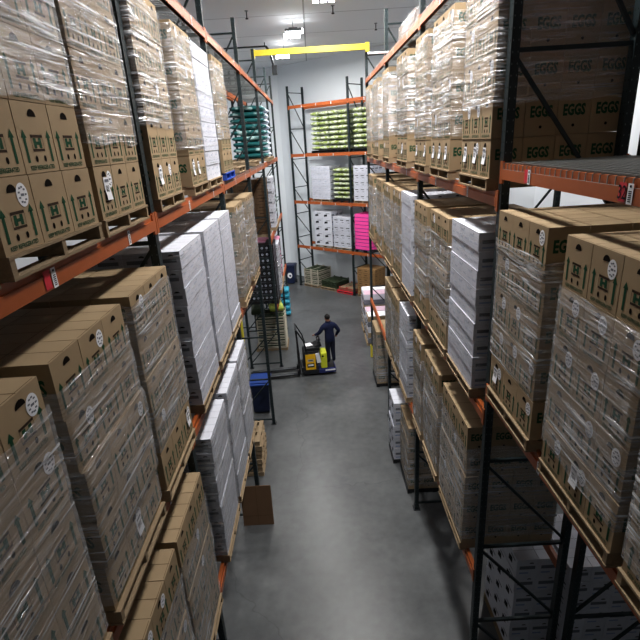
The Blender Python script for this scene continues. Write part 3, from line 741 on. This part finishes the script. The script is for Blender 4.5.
def crate_pile(kind, label, group, origin, rotz, nx, ny, layers, h, name):
    Rm = Matrix.Rotation(rotz, 3, 'Z'); rnd = random.Random(len(label))
    for k in range(layers):
        for i in range(nx):
            for j in range(ny):
                p = Rm @ Vector(((i + .5) * 0.58, (j + .5) * 1.22, 0))
                thing(name, label.format(o=LAYER(k, layers), c=(('left', 'right') if abs(rotz) < 1.2 else ('nearer', 'farther'))[i]), 'crate', (origin[0] + p.x, origin[1] + p.y, origin[2] + k * (h + 0.002)), rotz + rnd.uniform(-.015, .015), group, CR[kind])
lone_pallet('wooden pallet under the cream produce crates below left rack', (-1.52, 19.85, 0), PI / 2)
crate_pile('cream', 'cream produce crate under left rack beyond the truck, {o} layer, {c} column', 'cream produce crates under the left rack', (-1.54, 19.25, 0.131), PI / 2, 2, 1, 6, 0.24, 'produce_crate')
lone_pallet('wooden pallet under the cream crates beside the far left post', fp(0.85, 0.0, 0), FR)
crate_pile('cream', 'cream crate on floor under far rack, {o} layer, {c} column', 'cream crates under the far rack', fp(0.27, 0.03, 0.131), FR, 2, 1, 4, 0.24, 'cream_crate')
lone_pallet('wooden pallet under dark green crates below the far rack', fp(2.2, 0.0, 0), FR)
crate_pile('green', 'low dark green crate on pallet under far rack, {o} layer, {c} column', 'green crates under the far rack', fp(1.62, 0.1, 0.131), FR, 2, 1, 2, 0.2, 'green_crate')
pr = lone_pallet('red painted pallet beside the post under the far rack', fp(3.5, -0.05, 0), FR, 1.0, 'wood', name='red_pallet')
RP = pallet_mesh(1.14, 1.2, 'red'); pr.data = RP
crate_pile('fruit', '{c} reddish low crate on the red pallet below the far rack', 'reddish crates on the red pallet', fp(2.95, 0.1, 0.131), FR, 2, 1, 1, 0.2, 'red_crate')
# mixed trays right of the far aisle
TR = {}
def tray_mesh(m1, h, m2):
    mb = MB(); mb.box((0, 0, h * 0.45), (0.64, 1.26, h * 0.9), m1); mb.box((0, 0, h * 0.94), (0.60, 1.2, h * 0.12), m2)
    for sx in (-1, 1): mb.box((sx * 0.16, -0.632, h * 0.5), (0.16, 0.008, h * 0.3), m2)
    mb.box((0, -0.632, h * 0.1), (0.5, 0.008, h * 0.06), 'dark_ink'); return mb.mesh('tray')
TR = [tray_mesh('white_card', 0.24, 'paper'), tray_mesh('white_card', 0.24, 'tray_print'), tray_mesh('card', 0.24, 'paper'), tray_mesh('grey_ink', 0.24, 'white_card')]
M_seq = [3, 2, 0, 3, 2, 3, 0, 1]
for (yy, nl_, lab, g) in ((19.2, 5, 'shallow tray in near pile beyond right rack, {o} layer, {c} column', 'trays in the near pile beyond the right rack'),
                        (20.7, 7, 'shallow tray in taller pile beyond right rack, {o} layer, {c} column', 'trays in the taller pile beyond the right rack')):
    lone_pallet(f'wooden pallet under the {"near" if nl_ == 5 else "taller"} tray pile beyond the right rack', (1.86, yy + 0.6, 0), -PI / 2)
    for k in range(nl_):
        for i in range(2):
            kk = 1 - i if (k == nl_ - 1 and nl_ == 7) else M_seq[(k + 3 * i) % 8]
            thing('goods_tray', lab.format(o=LAYER(k, nl_), c=('nearer', 'farther')[i]), 'tray', (1.88 + 0.66, yy + 0.3 + i * 0.66, 0.131 + k * 0.242), -PI / 2, g, TR[kk])
# loose sacks on the floor at the end of the left rack
bag_pile('aqua_bag', '{o} aqua blue sack of the floor pile at the end of left rack', 'aqua sacks piled on the floor', (-1.55, 23.6, 0.0), PI / 2, 1, 1, 5, 0.6, 0.5, 0.30, 'aqua')
thing('lime_sack', 'lime green sack lying on top of the cream produce crates', 'sack', (-1.95, 20.0, 0.131 + 6 * 0.242), 0.2, me=bag_mesh(0.6, 0.8, 0.42, 'lime_bag', 1.0))
thing('dark_sack', 'dark green sack lying behind the lime sack on the crates', 'sack', (-2.68, 19.75, 0.131 + 6 * 0.242), 0.1, me=bag_mesh(0.55, 0.9, 0.36, 'produce', 4.0))

# ------------------------------------------------------------------ empty pallets standing by the left rack, cardboard, bins
EP = pallet_mesh(1.05, 1.15)
for k in range(8):
    thing('empty_pallet', f'{LAYER(k, 8)} bare wooden pallet of the floor stack under the left rack', 'pallet', (-1.78 + random.uniform(-.03, .03), 11.45 + random.uniform(-.03, .03), k * 0.131), PI / 2 + random.uniform(-.03, .03), 'empty pallets stacked under the left rack', EP)
mb = MB(); mb.box((0, 0, 0.525), (0.70, 0.012, 1.05), 'board'); mb.box((0.0, -0.0065, 0.52), (0.006, 0.002, 1.03), 'seam'); mb.box((0, -0.0065, 0.26), (0.69, 0.002, 0.005), 'seam')
cs = thing('cardboard_sheet', 'flat brown cardboard sheet leaning at the foot of a left rack post', 'cardboard', (-1.74, 9.13, 0.002), 0.0, me=mb.mesh('cardboard_sheet')); cs.rotation_euler.x = -0.06

def wheeled_bin(label, loc, rotz, body, lid, logo=False, h=1.0, w=0.58, d=0.7):
    r = thing('wheeled_bin', label, 'bin', loc, rotz)
    mb = MB(); k = 0.82; n0 = len(mb.v); V = []
    for z, s in ((0.06, k), (h * 0.94, 1.0), (h, 1.06)):
        V += [(-w / 2 * s, -d / 2 * s, z), (w / 2 * s, -d / 2 * s, z), (w / 2 * s, d / 2 * s, z), (-w / 2 * s, d / 2 * s, z)]
    Fc = [(3, 2, 1, 0)] + [(4 * a + i, 4 * a + (i + 1) % 4, 4 * a + 4 + (i + 1) % 4, 4 * a + 4 + i) for a in (0, 1) for i in range(4)] + [(8, 9, 10, 11)]
    mb.geo(V, Fc, body); b = link('bin_body', mb.mesh('bin_body', bevel=0.012), r)
    mb = MB(); mb.box((0, 0, h + 0.03), (w * 1.1, d * 1.1, 0.05), lid); mb.box((0, -0.03, h + 0.07), (w * 0.9, d * 0.8, 0.04), lid); mb.cyl((-w * .45, d * .56, h + .05), (w * .45, d * .56, h + .05), 0.02, lid)
    link('bin_lid', mb.mesh('bin_lid', bevel=0.012), r)
    for sx in (-1, 1):
        mb = MB(); mb.cyl((sx * w * 0.36, d * 0.36, 0.1), (sx * w * 0.46, d * 0.36, 0.1), 0.1, 'black_plastic'); link('bin_wheel', mb.mesh('bin_wheel'), r)
    if logo:
        mb = MB(); f = Face(mb, (0, -d / 2 * 0.93, h * 0.5), (1, 0, 0), (0, 0.05, 1)); f.oval(0, 0, 0.3, 0.36, 'paper', 0.012, 18); f.oval(0.02, -0.02, 0.14, 0.12, 'navy_plastic', 0.016); f.rect(0, 0.22, 0.16, 0.12, 'paper', 0.012)
        link('bin_emblem', mb.mesh('bin_emblem'), b)
    return r
wheeled_bin('navy wheeled bin with blue lid on the floor beside left rack post', (-2.14, 14.45, 0), 0.0, 'navy_plastic', 'blue_lid', h=1.05, w=0.62, d=0.75)
wheeled_bin('dark navy bin with a white emblem against the far wall', (-1.75, 29.9, 0), -0.2, 'navy_plastic', 'navy_plastic', True, h=1.15, w=0.62)
# yellow column guard
mb = MB(); mb.cyl((0, 0, 0), (0, 0, 3.3), 0.09, 'yellow', 18); mb.cyl((0, 0, 0), (0, 0, 0.03), 0.16, 'yellow', 18); mb.cyl((0, 0, 3.3), (0, 0, 3.34), 0.09, 'yellow', 18, r2=0.05)
thing('guard_post', 'tall yellow guard post standing in the shadow of the left rack', 'post', (-2.84, 16.0, 0), me=mb.mesh('guard_post'))
# white pole
mb = MB(); mb.cyl((-0.36, 0, 0), (0.36, 0, 0), 0.025, 'paper', 10); mb.cyl((-0.37, 0, 0), (-0.35, 0, 0), 0.03, 'paper', 10)
thing('white_pole', 'thin white pole sticking out across the top right beam', 'pole', (1.87, 13.41, 10.225), 0, me=mb.mesh('white_pole'))

# ------------------------------------------------------------------ ceiling lamps and sprinklers
LP = [(0.95, 5.7), (0.85, 9.0), (0.75, 12.4), (0.63, 15.9), (-0.42, 20.6), (-1.0, 25.0)]
def lamp_parts():
    mb = MB(); mb.box((0, 0, 0.05), (0.62, 0.42, 0.07), 'lamp_body'); mb.box((0, 0, 0.11), (0.3, 0.2, 0.06), 'lamp_body')
    for i in range(6): mb.box((-0.25 + i * 0.1, 0, 0.1), (0.02, 0.36, 0.04), 'lamp_body')
    h = mb.mesh('lamp_housing')
    mb = MB()
    for sx in (-1, 0, 1):
        for sy in (-1, 1): mb.box((sx * 0.22 + sy * 0.06, sy * 0.16, -0.04 + sy * 0.10), (0.15, 0.10, 0.15), 'lamp')
    e = mb.mesh('light_panel')
    mb = MB(); mb.cyl((0, 0, 0.14), (0, 0, CEIL - 12.1), 0.012, 'lamp_body', 8); s = mb.mesh('hanger_rod')
    return h, e, s
H_, E_, S_ = lamp_parts()
ll = ['first', 'second', 'third', 'fourth', 'fifth', 'sixth', 'seventh', 'eighth']
for i, (x, y) in enumerate(LP):
    lab = {3: 'bright ceiling lamp at the top edge over the aisle', 4: 'cluster ceiling lamp glowing just above the yellow beam', 5: 'ceiling lamp glowing behind the yellow beam'}.get(i, f'ceiling lamp over the near aisle, {ll[i]} from the camera')
    r = thing('ceiling_lamp', lab, 'lamp', (x, y, 12.1), 0, 'aisle ceiling lamps')
    link('lamp_housing', H_, r); link('light_panel', E_, r); link('hanger_rod', S_, r)
    la = bpy.data.lights.new('lamp_light', 'AREA'); la.shape = 'RECTANGLE'; la.size = 0.55; la.size_y = 0.4; la.energy = [400, 330, 310, 320, 390, 400][i]; la.color = (1.0, 0.985, 0.96)
    lo = bpy.data.objects.new('lamp_light', la); col.objects.link(lo); lo.location = (x, y, 12.06)
for (x, y) in ((6.8, 15), (-6.0, 16), (-5.0, 25), (4.2, 21.5)):  # unseen fill lights without fixtures, added to brighten the sides and far wall
    la = bpy.data.lights.new('side_fill_light', 'AREA'); la.size = 0.6; la.energy = 190; la.color = (1, 0.985, 0.96)
    lo = bpy.data.objects.new('side_fill_light', la); col.objects.link(lo); lo.location = (x, y, 12.2)
mb = MB(); mb.cyl((0, 0, 0), (0, 0, -0.22), 0.018, 'dark_metal', 8); mb.cyl((0, 0, -0.22), (0, 0, -0.25), 0.05, 'dark_metal', 10); mb.cyl((0, 0, 0), (0, 0, -0.02), 0.06, 'lamp_body', 10)
SPR = mb.mesh('sprinkler_head')
for x, y, lab in ((0.98, 18.9, 'small sprinkler head hanging from the ceiling over the aisle'), (2.8, 22.0, 'small sprinkler head on the ceiling above the right rack'), (-1.9, 18.9, 'small sprinkler head on the ceiling above the left rack')):
    thing('sprinkler_head', lab, 'sprinkler', (x, y, CEIL), 0, 'ceiling sprinklers', SPR)
# drooping ceiling conduit
r = thing('ceiling_conduit', 'dark conduit with a drooping cable and box under the ceiling', 'conduit', (-2.3, 24.5, CEIL))
mb = MB(); mb.cyl((-1.6, 0, -0.15), (0.55, 0, -0.15), 0.035, 'dark_metal', 8); mb.cyl((-1.6, 0, -0.15), (-1.6, 0, 0), 0.02, 'dark_metal', 8); mb.cyl((0.5, 0, -0.15), (0.5, 0, 0), 0.02, 'dark_metal', 8); link('conduit_pipe', mb.mesh('conduit_pipe'), r)
mb = MB(); mb.cyl((0.55, 0, -0.15), (0.72, 0, -0.42), 0.05, 'dark_metal', 8); mb.cyl((0.72, 0, -0.42), (0.82, 0, -0.95), 0.05, 'dark_metal', 8); link('drooping_cable', mb.mesh('drooping_cable'), r)
mb = MB(); mb.box((0.86, 0, -1.12), (0.22, 0.2, 0.38), 'dark_metal'); link('junction_box', mb.mesh('junction_box', bevel=0.01), r)

# ------------------------------------------------------------------ ride-on pallet truck (local +x towards the platform, forks towards -x)
T = thing('pallet_truck', 'yellow and black ride-on pallet truck with forks under the left rack', 'pallet truck', (-0.35, 17.05, 0), math.radians(6))
mb = MB(); mb.box((0, 0, 0.16), (1.0, 0.74, 0.16), 'dark_metal'); mb.box((-0.35, 0, 0.30), (0.4, 0.72, 0.2), 'black_plastic'); link('chassis', mb.mesh('chassis', bevel=0.015), T)
mb = MB(); mb.box((-0.22, 0, 0.62), (0.46, 0.70, 0.60), 'black_plastic'); mb.box((-0.22, 0, 0.95), (0.42, 0.64, 0.08), 'dark_metal'); link('battery_box', mb.mesh('battery_box', bevel=0.02), T)
mb = MB(); mb.box((-0.2, -0.362, 0.58), (0.38, 0.02, 0.62), 'truck_yellow'); pan = link('yellow_panel', mb.mesh('yellow_panel', bevel=0.006), T); pan['label'] = 'yellow side panel'
mb = MB(); f = Face(mb, (-0.2, -0.374, 0.52), (1, 0, 0), (0, 0, 1)); f.rect(0, -0.07, 0.26, 0.16, 'black_ink'); f.rect(0, -0.06, 0.2, 0.07, 'paper', 0.003); f.rect(0, 0.13, 0.22, 0.10, 'crate_cream'); f.rect(0, 0.13, 0.16, 0.03, 'black_ink', 0.003); link('warning_decal', mb.mesh('warning_decal'), pan)
mb = MB()
for y in (-0.36, 0.36):
    pts = [(-0.62, y, 0.12), (-0.62, y, 1.0), (-0.66, y, 1.9)]
    for a, b in zip(pts, pts[1:]): mb.bar(a, b, 0.06, 0.05, 'black_plastic')
    mb.bar((-0.66, y, 1.9), (-0.42, y, 1.45), 0.045, 0.045, 'black_plastic'); mb.bar((-0.42, y, 1.45), (-0.3, y, 0.98), 0.045, 0.045, 'black_plastic')
for z, x in ((1.88, -0.66), (1.45, -0.64), (1.0, -0.62), (0.3, -0.62)): mb.bar((x, -0.38, z), (x, 0.38, z), 0.05, 0.05, 'black_plastic')
for y in (-0.18, 0.0, 0.18): mb.bar((-0.62, y, 0.3), (-0.655, y, 1.86), 0.022, 0.022, 'black_plastic')
mb.box((-0.61, 0, 0.62), (0.03, 0.7, 0.75), 'black_plastic'); link('load_backrest', mb.mesh('load_backrest'), T)
mb = MB(); mb.box((-0.1, 0, 1.05), (0.56, 0.6, 0.14), 'black_plastic'); mb.box((0.12, 0, 1.14), (0.26, 0.5, 0.12), 'dark_metal', Matrix.Rotation(-0.35, 3, 'Y')); mb.box((0.05, 0, 0.72), (0.16, 0.66, 0.56), 'dark_metal'); link('cowl', mb.mesh('cowl', bevel=0.02), T)
mb = MB(); mb.box((0.09, -0.37, 0.72), (0.15, 0.03, 0.40), 'paper', Matrix.Rotation(-0.15, 3, 'Y')); mb.box((0.08, -0.352, 0.58), (0.10, 0.03, 0.10), 'dark_metal'); link('service_plate', mb.mesh('service_plate', bevel=0.005), T)
mb = MB(); mb.box((0.30, -0.12, 0.60), (0.24, 0.54, 0.62), 'lime'); mb.box((0.26, -0.394, 0.78), (0.12, 0.012, 0.12), 'black_ink'); sp = link('lime_side_panel', mb.mesh('lime_side_panel', bevel=0.03), T); sp['label'] = 'lime yellow housing'
mb = MB(); mb.cyl((0.12, 0, 1.1), (0.2, 0, 1.36), 0.035, 'dark_metal', 10); mb.cyl((0.2, -0.24, 1.38), (0.2, 0.24, 1.38), 0.025, 'black_plastic', 10)
for y in (-0.24, 0.24): mb.cyl((0.2, y, 1.38), (0.12, y, 1.30), 0.025, 'black_plastic', 10); mb.cyl((0.12, y, 1.30), (0.12, y * 0.4, 1.28), 0.02, 'black_plastic', 10)
link('control_handle', mb.mesh('control_handle'), T)
mb = MB(); mb.box((0.42, -0.02, 0.19), (0.64, 0.80, 0.16), 'deck_blue'); mb.box((0.55, 0, 0.275), (0.34, 0.68, 0.012), 'black_plastic'); pf = link('platform', mb.mesh('platform', bevel=0.015), T); pf['label'] = 'blue standing platform'
mb = MB(); mb.box((0.52, -0.424, 0.215), (0.38, 0.008, 0.06), 'paper'); link('white_stripe', mb.mesh('white_stripe'), pf)
for y in (-0.27, 0.27):
    mb = MB(); mb.box((-1.52, y, 0.10), (1.75, 0.17, 0.05), 'dark_metal'); mb.box((-2.42, y, 0.09), (0.1, 0.12, 0.035), 'dark_metal'); mb.box((-1.5, y, 0.126), (1.3, 0.05, 0.004), 'lamp_body'); mb.box((-0.66, y, 0.16), (0.08, 0.17, 0.16), 'dark_metal')
    fk = link('fork', mb.mesh('fork', bevel=0.008), T)
    mb = MB(); mb.cyl((-2.2, y - 0.05, 0.045), (-2.2, y + 0.05, 0.045), 0.045, 'black_plastic'); link('load_wheel', mb.mesh('load_wheel'), fk)
for x, y in ((-0.25, 0), (0.3, -0.26), (0.3, 0.26)):
    mb = MB(); mb.cyl((x, y - 0.05, 0.09), (x, y + 0.05, 0.09), 0.09, 'black_plastic', 16); link('drive_wheel', mb.mesh('drive_wheel'), T)
mb = MB()
for i in range(4): mb.poly([(-0.14 + i * .07, -0.14, 0.01 * (i % 2)), (-0.07 + i * .07, -0.14, 0.01 * ((i + 1) % 2)), (-0.07 + i * .07, 0.14, 0.01 * ((i + 1) % 2) + .01), (-0.14 + i * .07, 0.14, 0.01 * (i % 2) + .01)], 'paper')
tp_ = T.matrix_basis @ Vector((-0.22, 0, 1.135))
thing('paper_sheet', 'white paper sheet lying on top of the pallet truck cowl', 'paper', tp_, 0.4, me=mb.mesh('paper_sheet'))

# ------------------------------------------------------------------ the driver
def skin_body(J, E, root, name):
    me = bpy.data.meshes.new(name); names = list(J); idx = {n: i for i, n in enumerate(names)}
    me.from_pydata([J[n][0] for n in names], [(idx[a], idx[b]) for a, b in E], [])
    o = bpy.data.objects.new(name, me); col.objects.link(o)
    mod = o.modifiers.new('skin', 'SKIN'); mod.use_smooth_shade = True
    for n in names:
        sv = me.skin_vertices[0].data[idx[n]]; r = J[n][1]; sv.radius = r if isinstance(r, tuple) else (r, r)
        sv.use_root = (n == root)
    sub = o.modifiers.new('sub', 'SUBSURF'); sub.levels = 2; sub.render_levels = 2
    bpy.context.view_layer.update()
    dg = bpy.context.evaluated_depsgraph_get(); m2 = bpy.data.meshes.new_from_object(o.evaluated_get(dg))
    bpy.data.objects.remove(o); m2.name = name; return m2
# local frame: +y is the way the driver faces, x to the driver's right
J = {'pelvis': ((0, 0, 0.98), (0.185, 0.14)), 'waist': ((0, 0.01, 1.17), (0.18, 0.135)), 'chest': ((0, 0.03, 1.38), (0.205, 0.15)), 'upper': ((0, 0.04, 1.52), (0.17, 0.12)),
     'neck': ((0, 0.075, 1.62), 0.062), 'jaw': ((0, 0.115, 1.69), (0.068, 0.075)), 'head': ((0, 0.12, 1.78), (0.082, 0.10)), 'crown': ((0, 0.11, 1.855), (0.06, 0.075)), 'nose': ((0, 0.225, 1.745), 0.016)}
E = [('pelvis', 'waist'), ('waist', 'chest'), ('chest', 'upper'), ('upper', 'neck'), ('neck', 'jaw'), ('jaw', 'head'), ('head', 'crown'), ('jaw', 'nose')]
def arm(sd, sh, el, wr, pal, fd):
    J[f'sh{sd}'] = (sh, 0.095); J[f'el{sd}'] = (el, 0.074); J[f'wr{sd}'] = (wr, 0.048); J[f'pa{sd}'] = (pal, (0.045, 0.026))
    E.extend([('upper', f'sh{sd}'), (f'sh{sd}', f'el{sd}'), (f'el{sd}', f'wr{sd}'), (f'wr{sd}', f'pa{sd}')])
    p = Vector(pal); d = (p - Vector(wr)).normalized(); s = Vector(fd).normalized(); dn = d.cross(s).normalized()
    for k, (off, ln) in enumerate(((-0.034, 0.068), (-0.011, 0.082), (0.012, 0.076), (0.034, 0.058))):
        a = p + d * 0.035 + s * off; b = a + d * ln * 0.6 + dn * 0.012; c = b + d * ln * 0.25 + dn * 0.035
        for q, (pt, r) in enumerate(((a, 0.0105), (b, 0.010), (c, 0.0085))): J[f'f{sd}{k}{q}'] = (tuple(pt), r)
        E.extend([(f'pa{sd}', f'f{sd}{k}0'), (f'f{sd}{k}0', f'f{sd}{k}1'), (f'f{sd}{k}1', f'f{sd}{k}2')])
    a = p - d * 0.01 - s * 0.05; b = a + d * 0.045 - s * 0.02 + dn * 0.02
    J[f't{sd}0'] = (tuple(a), 0.0125); J[f't{sd}1'] = (tuple(b), 0.0105); E.extend([(f'pa{sd}', f't{sd}0'), (f't{sd}0', f't{sd}1')])
arm('L', (-0.22, 0.04, 1.50), (-0.34, 0.12, 1.25), (-0.43, 0.30, 1.13), (-0.455, 0.37, 1.11), (1, 0.3, 0))
arm('R', (0.22, 0.03, 1.50), (0.36, -0.04, 1.25), (0.33, 0.12, 1.05), (0.32, 0.17, 0.99), (0, 1, 0.3))
for s, sd in ((-1, 'l'), (1, 'r')):
    J['hip' + sd] = ((s * 0.095, 0, 0.93), 0.12); J['kn' + sd] = ((s * 0.10, 0.03, 0.52), 0.088); J['an' + sd] = ((s * 0.10, -0.02, 0.10), 0.062); J['toe' + sd] = ((s * 0.125, 0.15, 0.055), (0.05, 0.04))
    E.extend([('pelvis', 'hip' + sd), ('hip' + sd, 'kn' + sd), ('kn' + sd, 'an' + sd), ('an' + sd, 'toe' + sd)])
bme = skin_body(J, E, 'pelvis', 'body')
for k in ('jacket', 'trouser', 'skin', 'shoe'): bme.materials.append(M[k])
hl = Vector(J['paL'][0]); hr = Vector(J['paR'][0]); wl = Vector(J['wrL'][0]); wr_ = Vector(J['wrR'][0])
for p in bme.polygons:
    c = p.center; k = 0
    if c.z < 0.115: k = 3
    elif c.z < 0.90 and (c - hr).length > 0.14 : k = 1
    if c.z > 1.635: k = 2
    if (c - hl).dot((hl - wl).normalized()) > -0.06 and (c - hl).length < 0.25: k = 2
    if (c - hr).dot((hr - wr_).normalized()) > -0.055 and (c - hr).length < 0.22 and c.x > 0.22: k = 2
    p.material_index = k; p.use_smooth = True
P = thing('person', 'person in navy jacket and dark trousers standing on the pallet truck platform', 'person', (0.275, 17.14, 0.29), math.radians(22))
P.scale = (1.03, 1.03, 1.02); P.rotation_euler.y = -0.02
link('body', bme, P)
bm = bmesh.new(); bmesh.ops.create_uvsphere(bm, u_segments=20, v_segments=14, radius=1)
for v in bm.verts:
    n = noise.noise(v.co * 4) * 0.05
    v.co = Vector((v.co.x * 0.098 * (1 + n), v.co.y * 0.115 * (1 + n) + 0.098, v.co.z * 0.105 * (1 + n) + 1.815))
bmesh.ops.delete(bm, geom=[v for v in bm.verts if v.co.z < 1.69 or (v.co.y > 0.17 and v.co.z < 1.83)], context='VERTS')
hm = bpy.data.meshes.new('hair'); bm.to_mesh(hm); bm.free(); hm.materials.append(M['hair']); hm.polygons.foreach_set('use_smooth', [True] * len(hm.polygons)); link('hair', hm, P)
for sx in (-1, 1):
    mb = MB(); mb.cyl((sx * 0.08, 0.11, 1.76), (sx * 0.098, 0.105, 1.765), 0.03, 'skin', 10, r2=0.02); link('ear', mb.mesh('ear', smooth=True), P)
    mb = MB(); mb.cyl((sx * 0.034, 0.205, 1.775), (sx * 0.034, 0.214, 1.775), 0.012, 'black_ink', 8); link('eye', mb.mesh('eye'), P)
mb = MB(); mb.box((0, 0.197, 1.695), (0.05, 0.008, 0.010), 'red'); link('mouth', mb.mesh('mouth'), P)
mb = MB()
for i in range(20):
    a0, a1 = 2 * PI * i / 20, 2 * PI * (i + 1) / 20
    q = lambda a, r, z: (r * 1.05 * math.cos(a), 0.062 + r * math.sin(a), z)
    mb.poly([q(a0, 0.10, 1.58), q(a1, 0.10, 1.58), q(a1, 0.088, 1.68), q(a0, 0.088, 1.68)], 'jacket')
link('jacket_collar', mb.mesh('jacket_collar', smooth=True), P)

# ------------------------------------------------------------------ world, camera, colour
w = bpy.data.worlds.new('world'); scene.world = w; w.use_nodes = True
w.node_tree.nodes['Background'].inputs[0].default_value = (0.6, 0.63, 0.68, 1); w.node_tree.nodes['Background'].inputs[1].default_value = 0.05
f, yaw, pitch, roll, Hc = 490.975, -0.0041666, 0.349344, 0.0611307, 8.3
cy, sy, cp, sp_, cr, sr = math.cos(yaw), math.sin(yaw), math.cos(pitch), math.sin(pitch), math.cos(roll), math.sin(roll)
fw = Vector((sy * cp, cy * cp, -sp_)); rt = Vector((cy, -sy, 0)); dn = fw.cross(rt)
r2 = rt * cr + dn * sr; d2 = dn * cr - rt * sr
mw = Matrix(((r2.x, -d2.x, -fw.x, 0), (r2.y, -d2.y, -fw.y, 0), (r2.z, -d2.z, -fw.z, Hc), (0, 0, 0, 1)))
cam = bpy.data.cameras.new('camera'); cam.sensor_width = 36; cam.lens = f / 640 * 36; cam.clip_start = 0.05; cam.clip_end = 200
co = bpy.data.objects.new('camera', cam); col.objects.link(co); co.matrix_world = mw; scene.camera = co
scene.view_settings.view_transform = 'Standard'; scene.view_settings.look = 'None'; scene.view_settings.exposure = 0.32; scene.view_settings.gamma = 0.88
scene.cycles.max_bounces = 8; scene.cycles.transparent_max_bounces = 16; scene.cycles.caustics_reflective = False; scene.cycles.caustics_refractive = False
scene.cycles.sample_clamp_indirect = 4.0
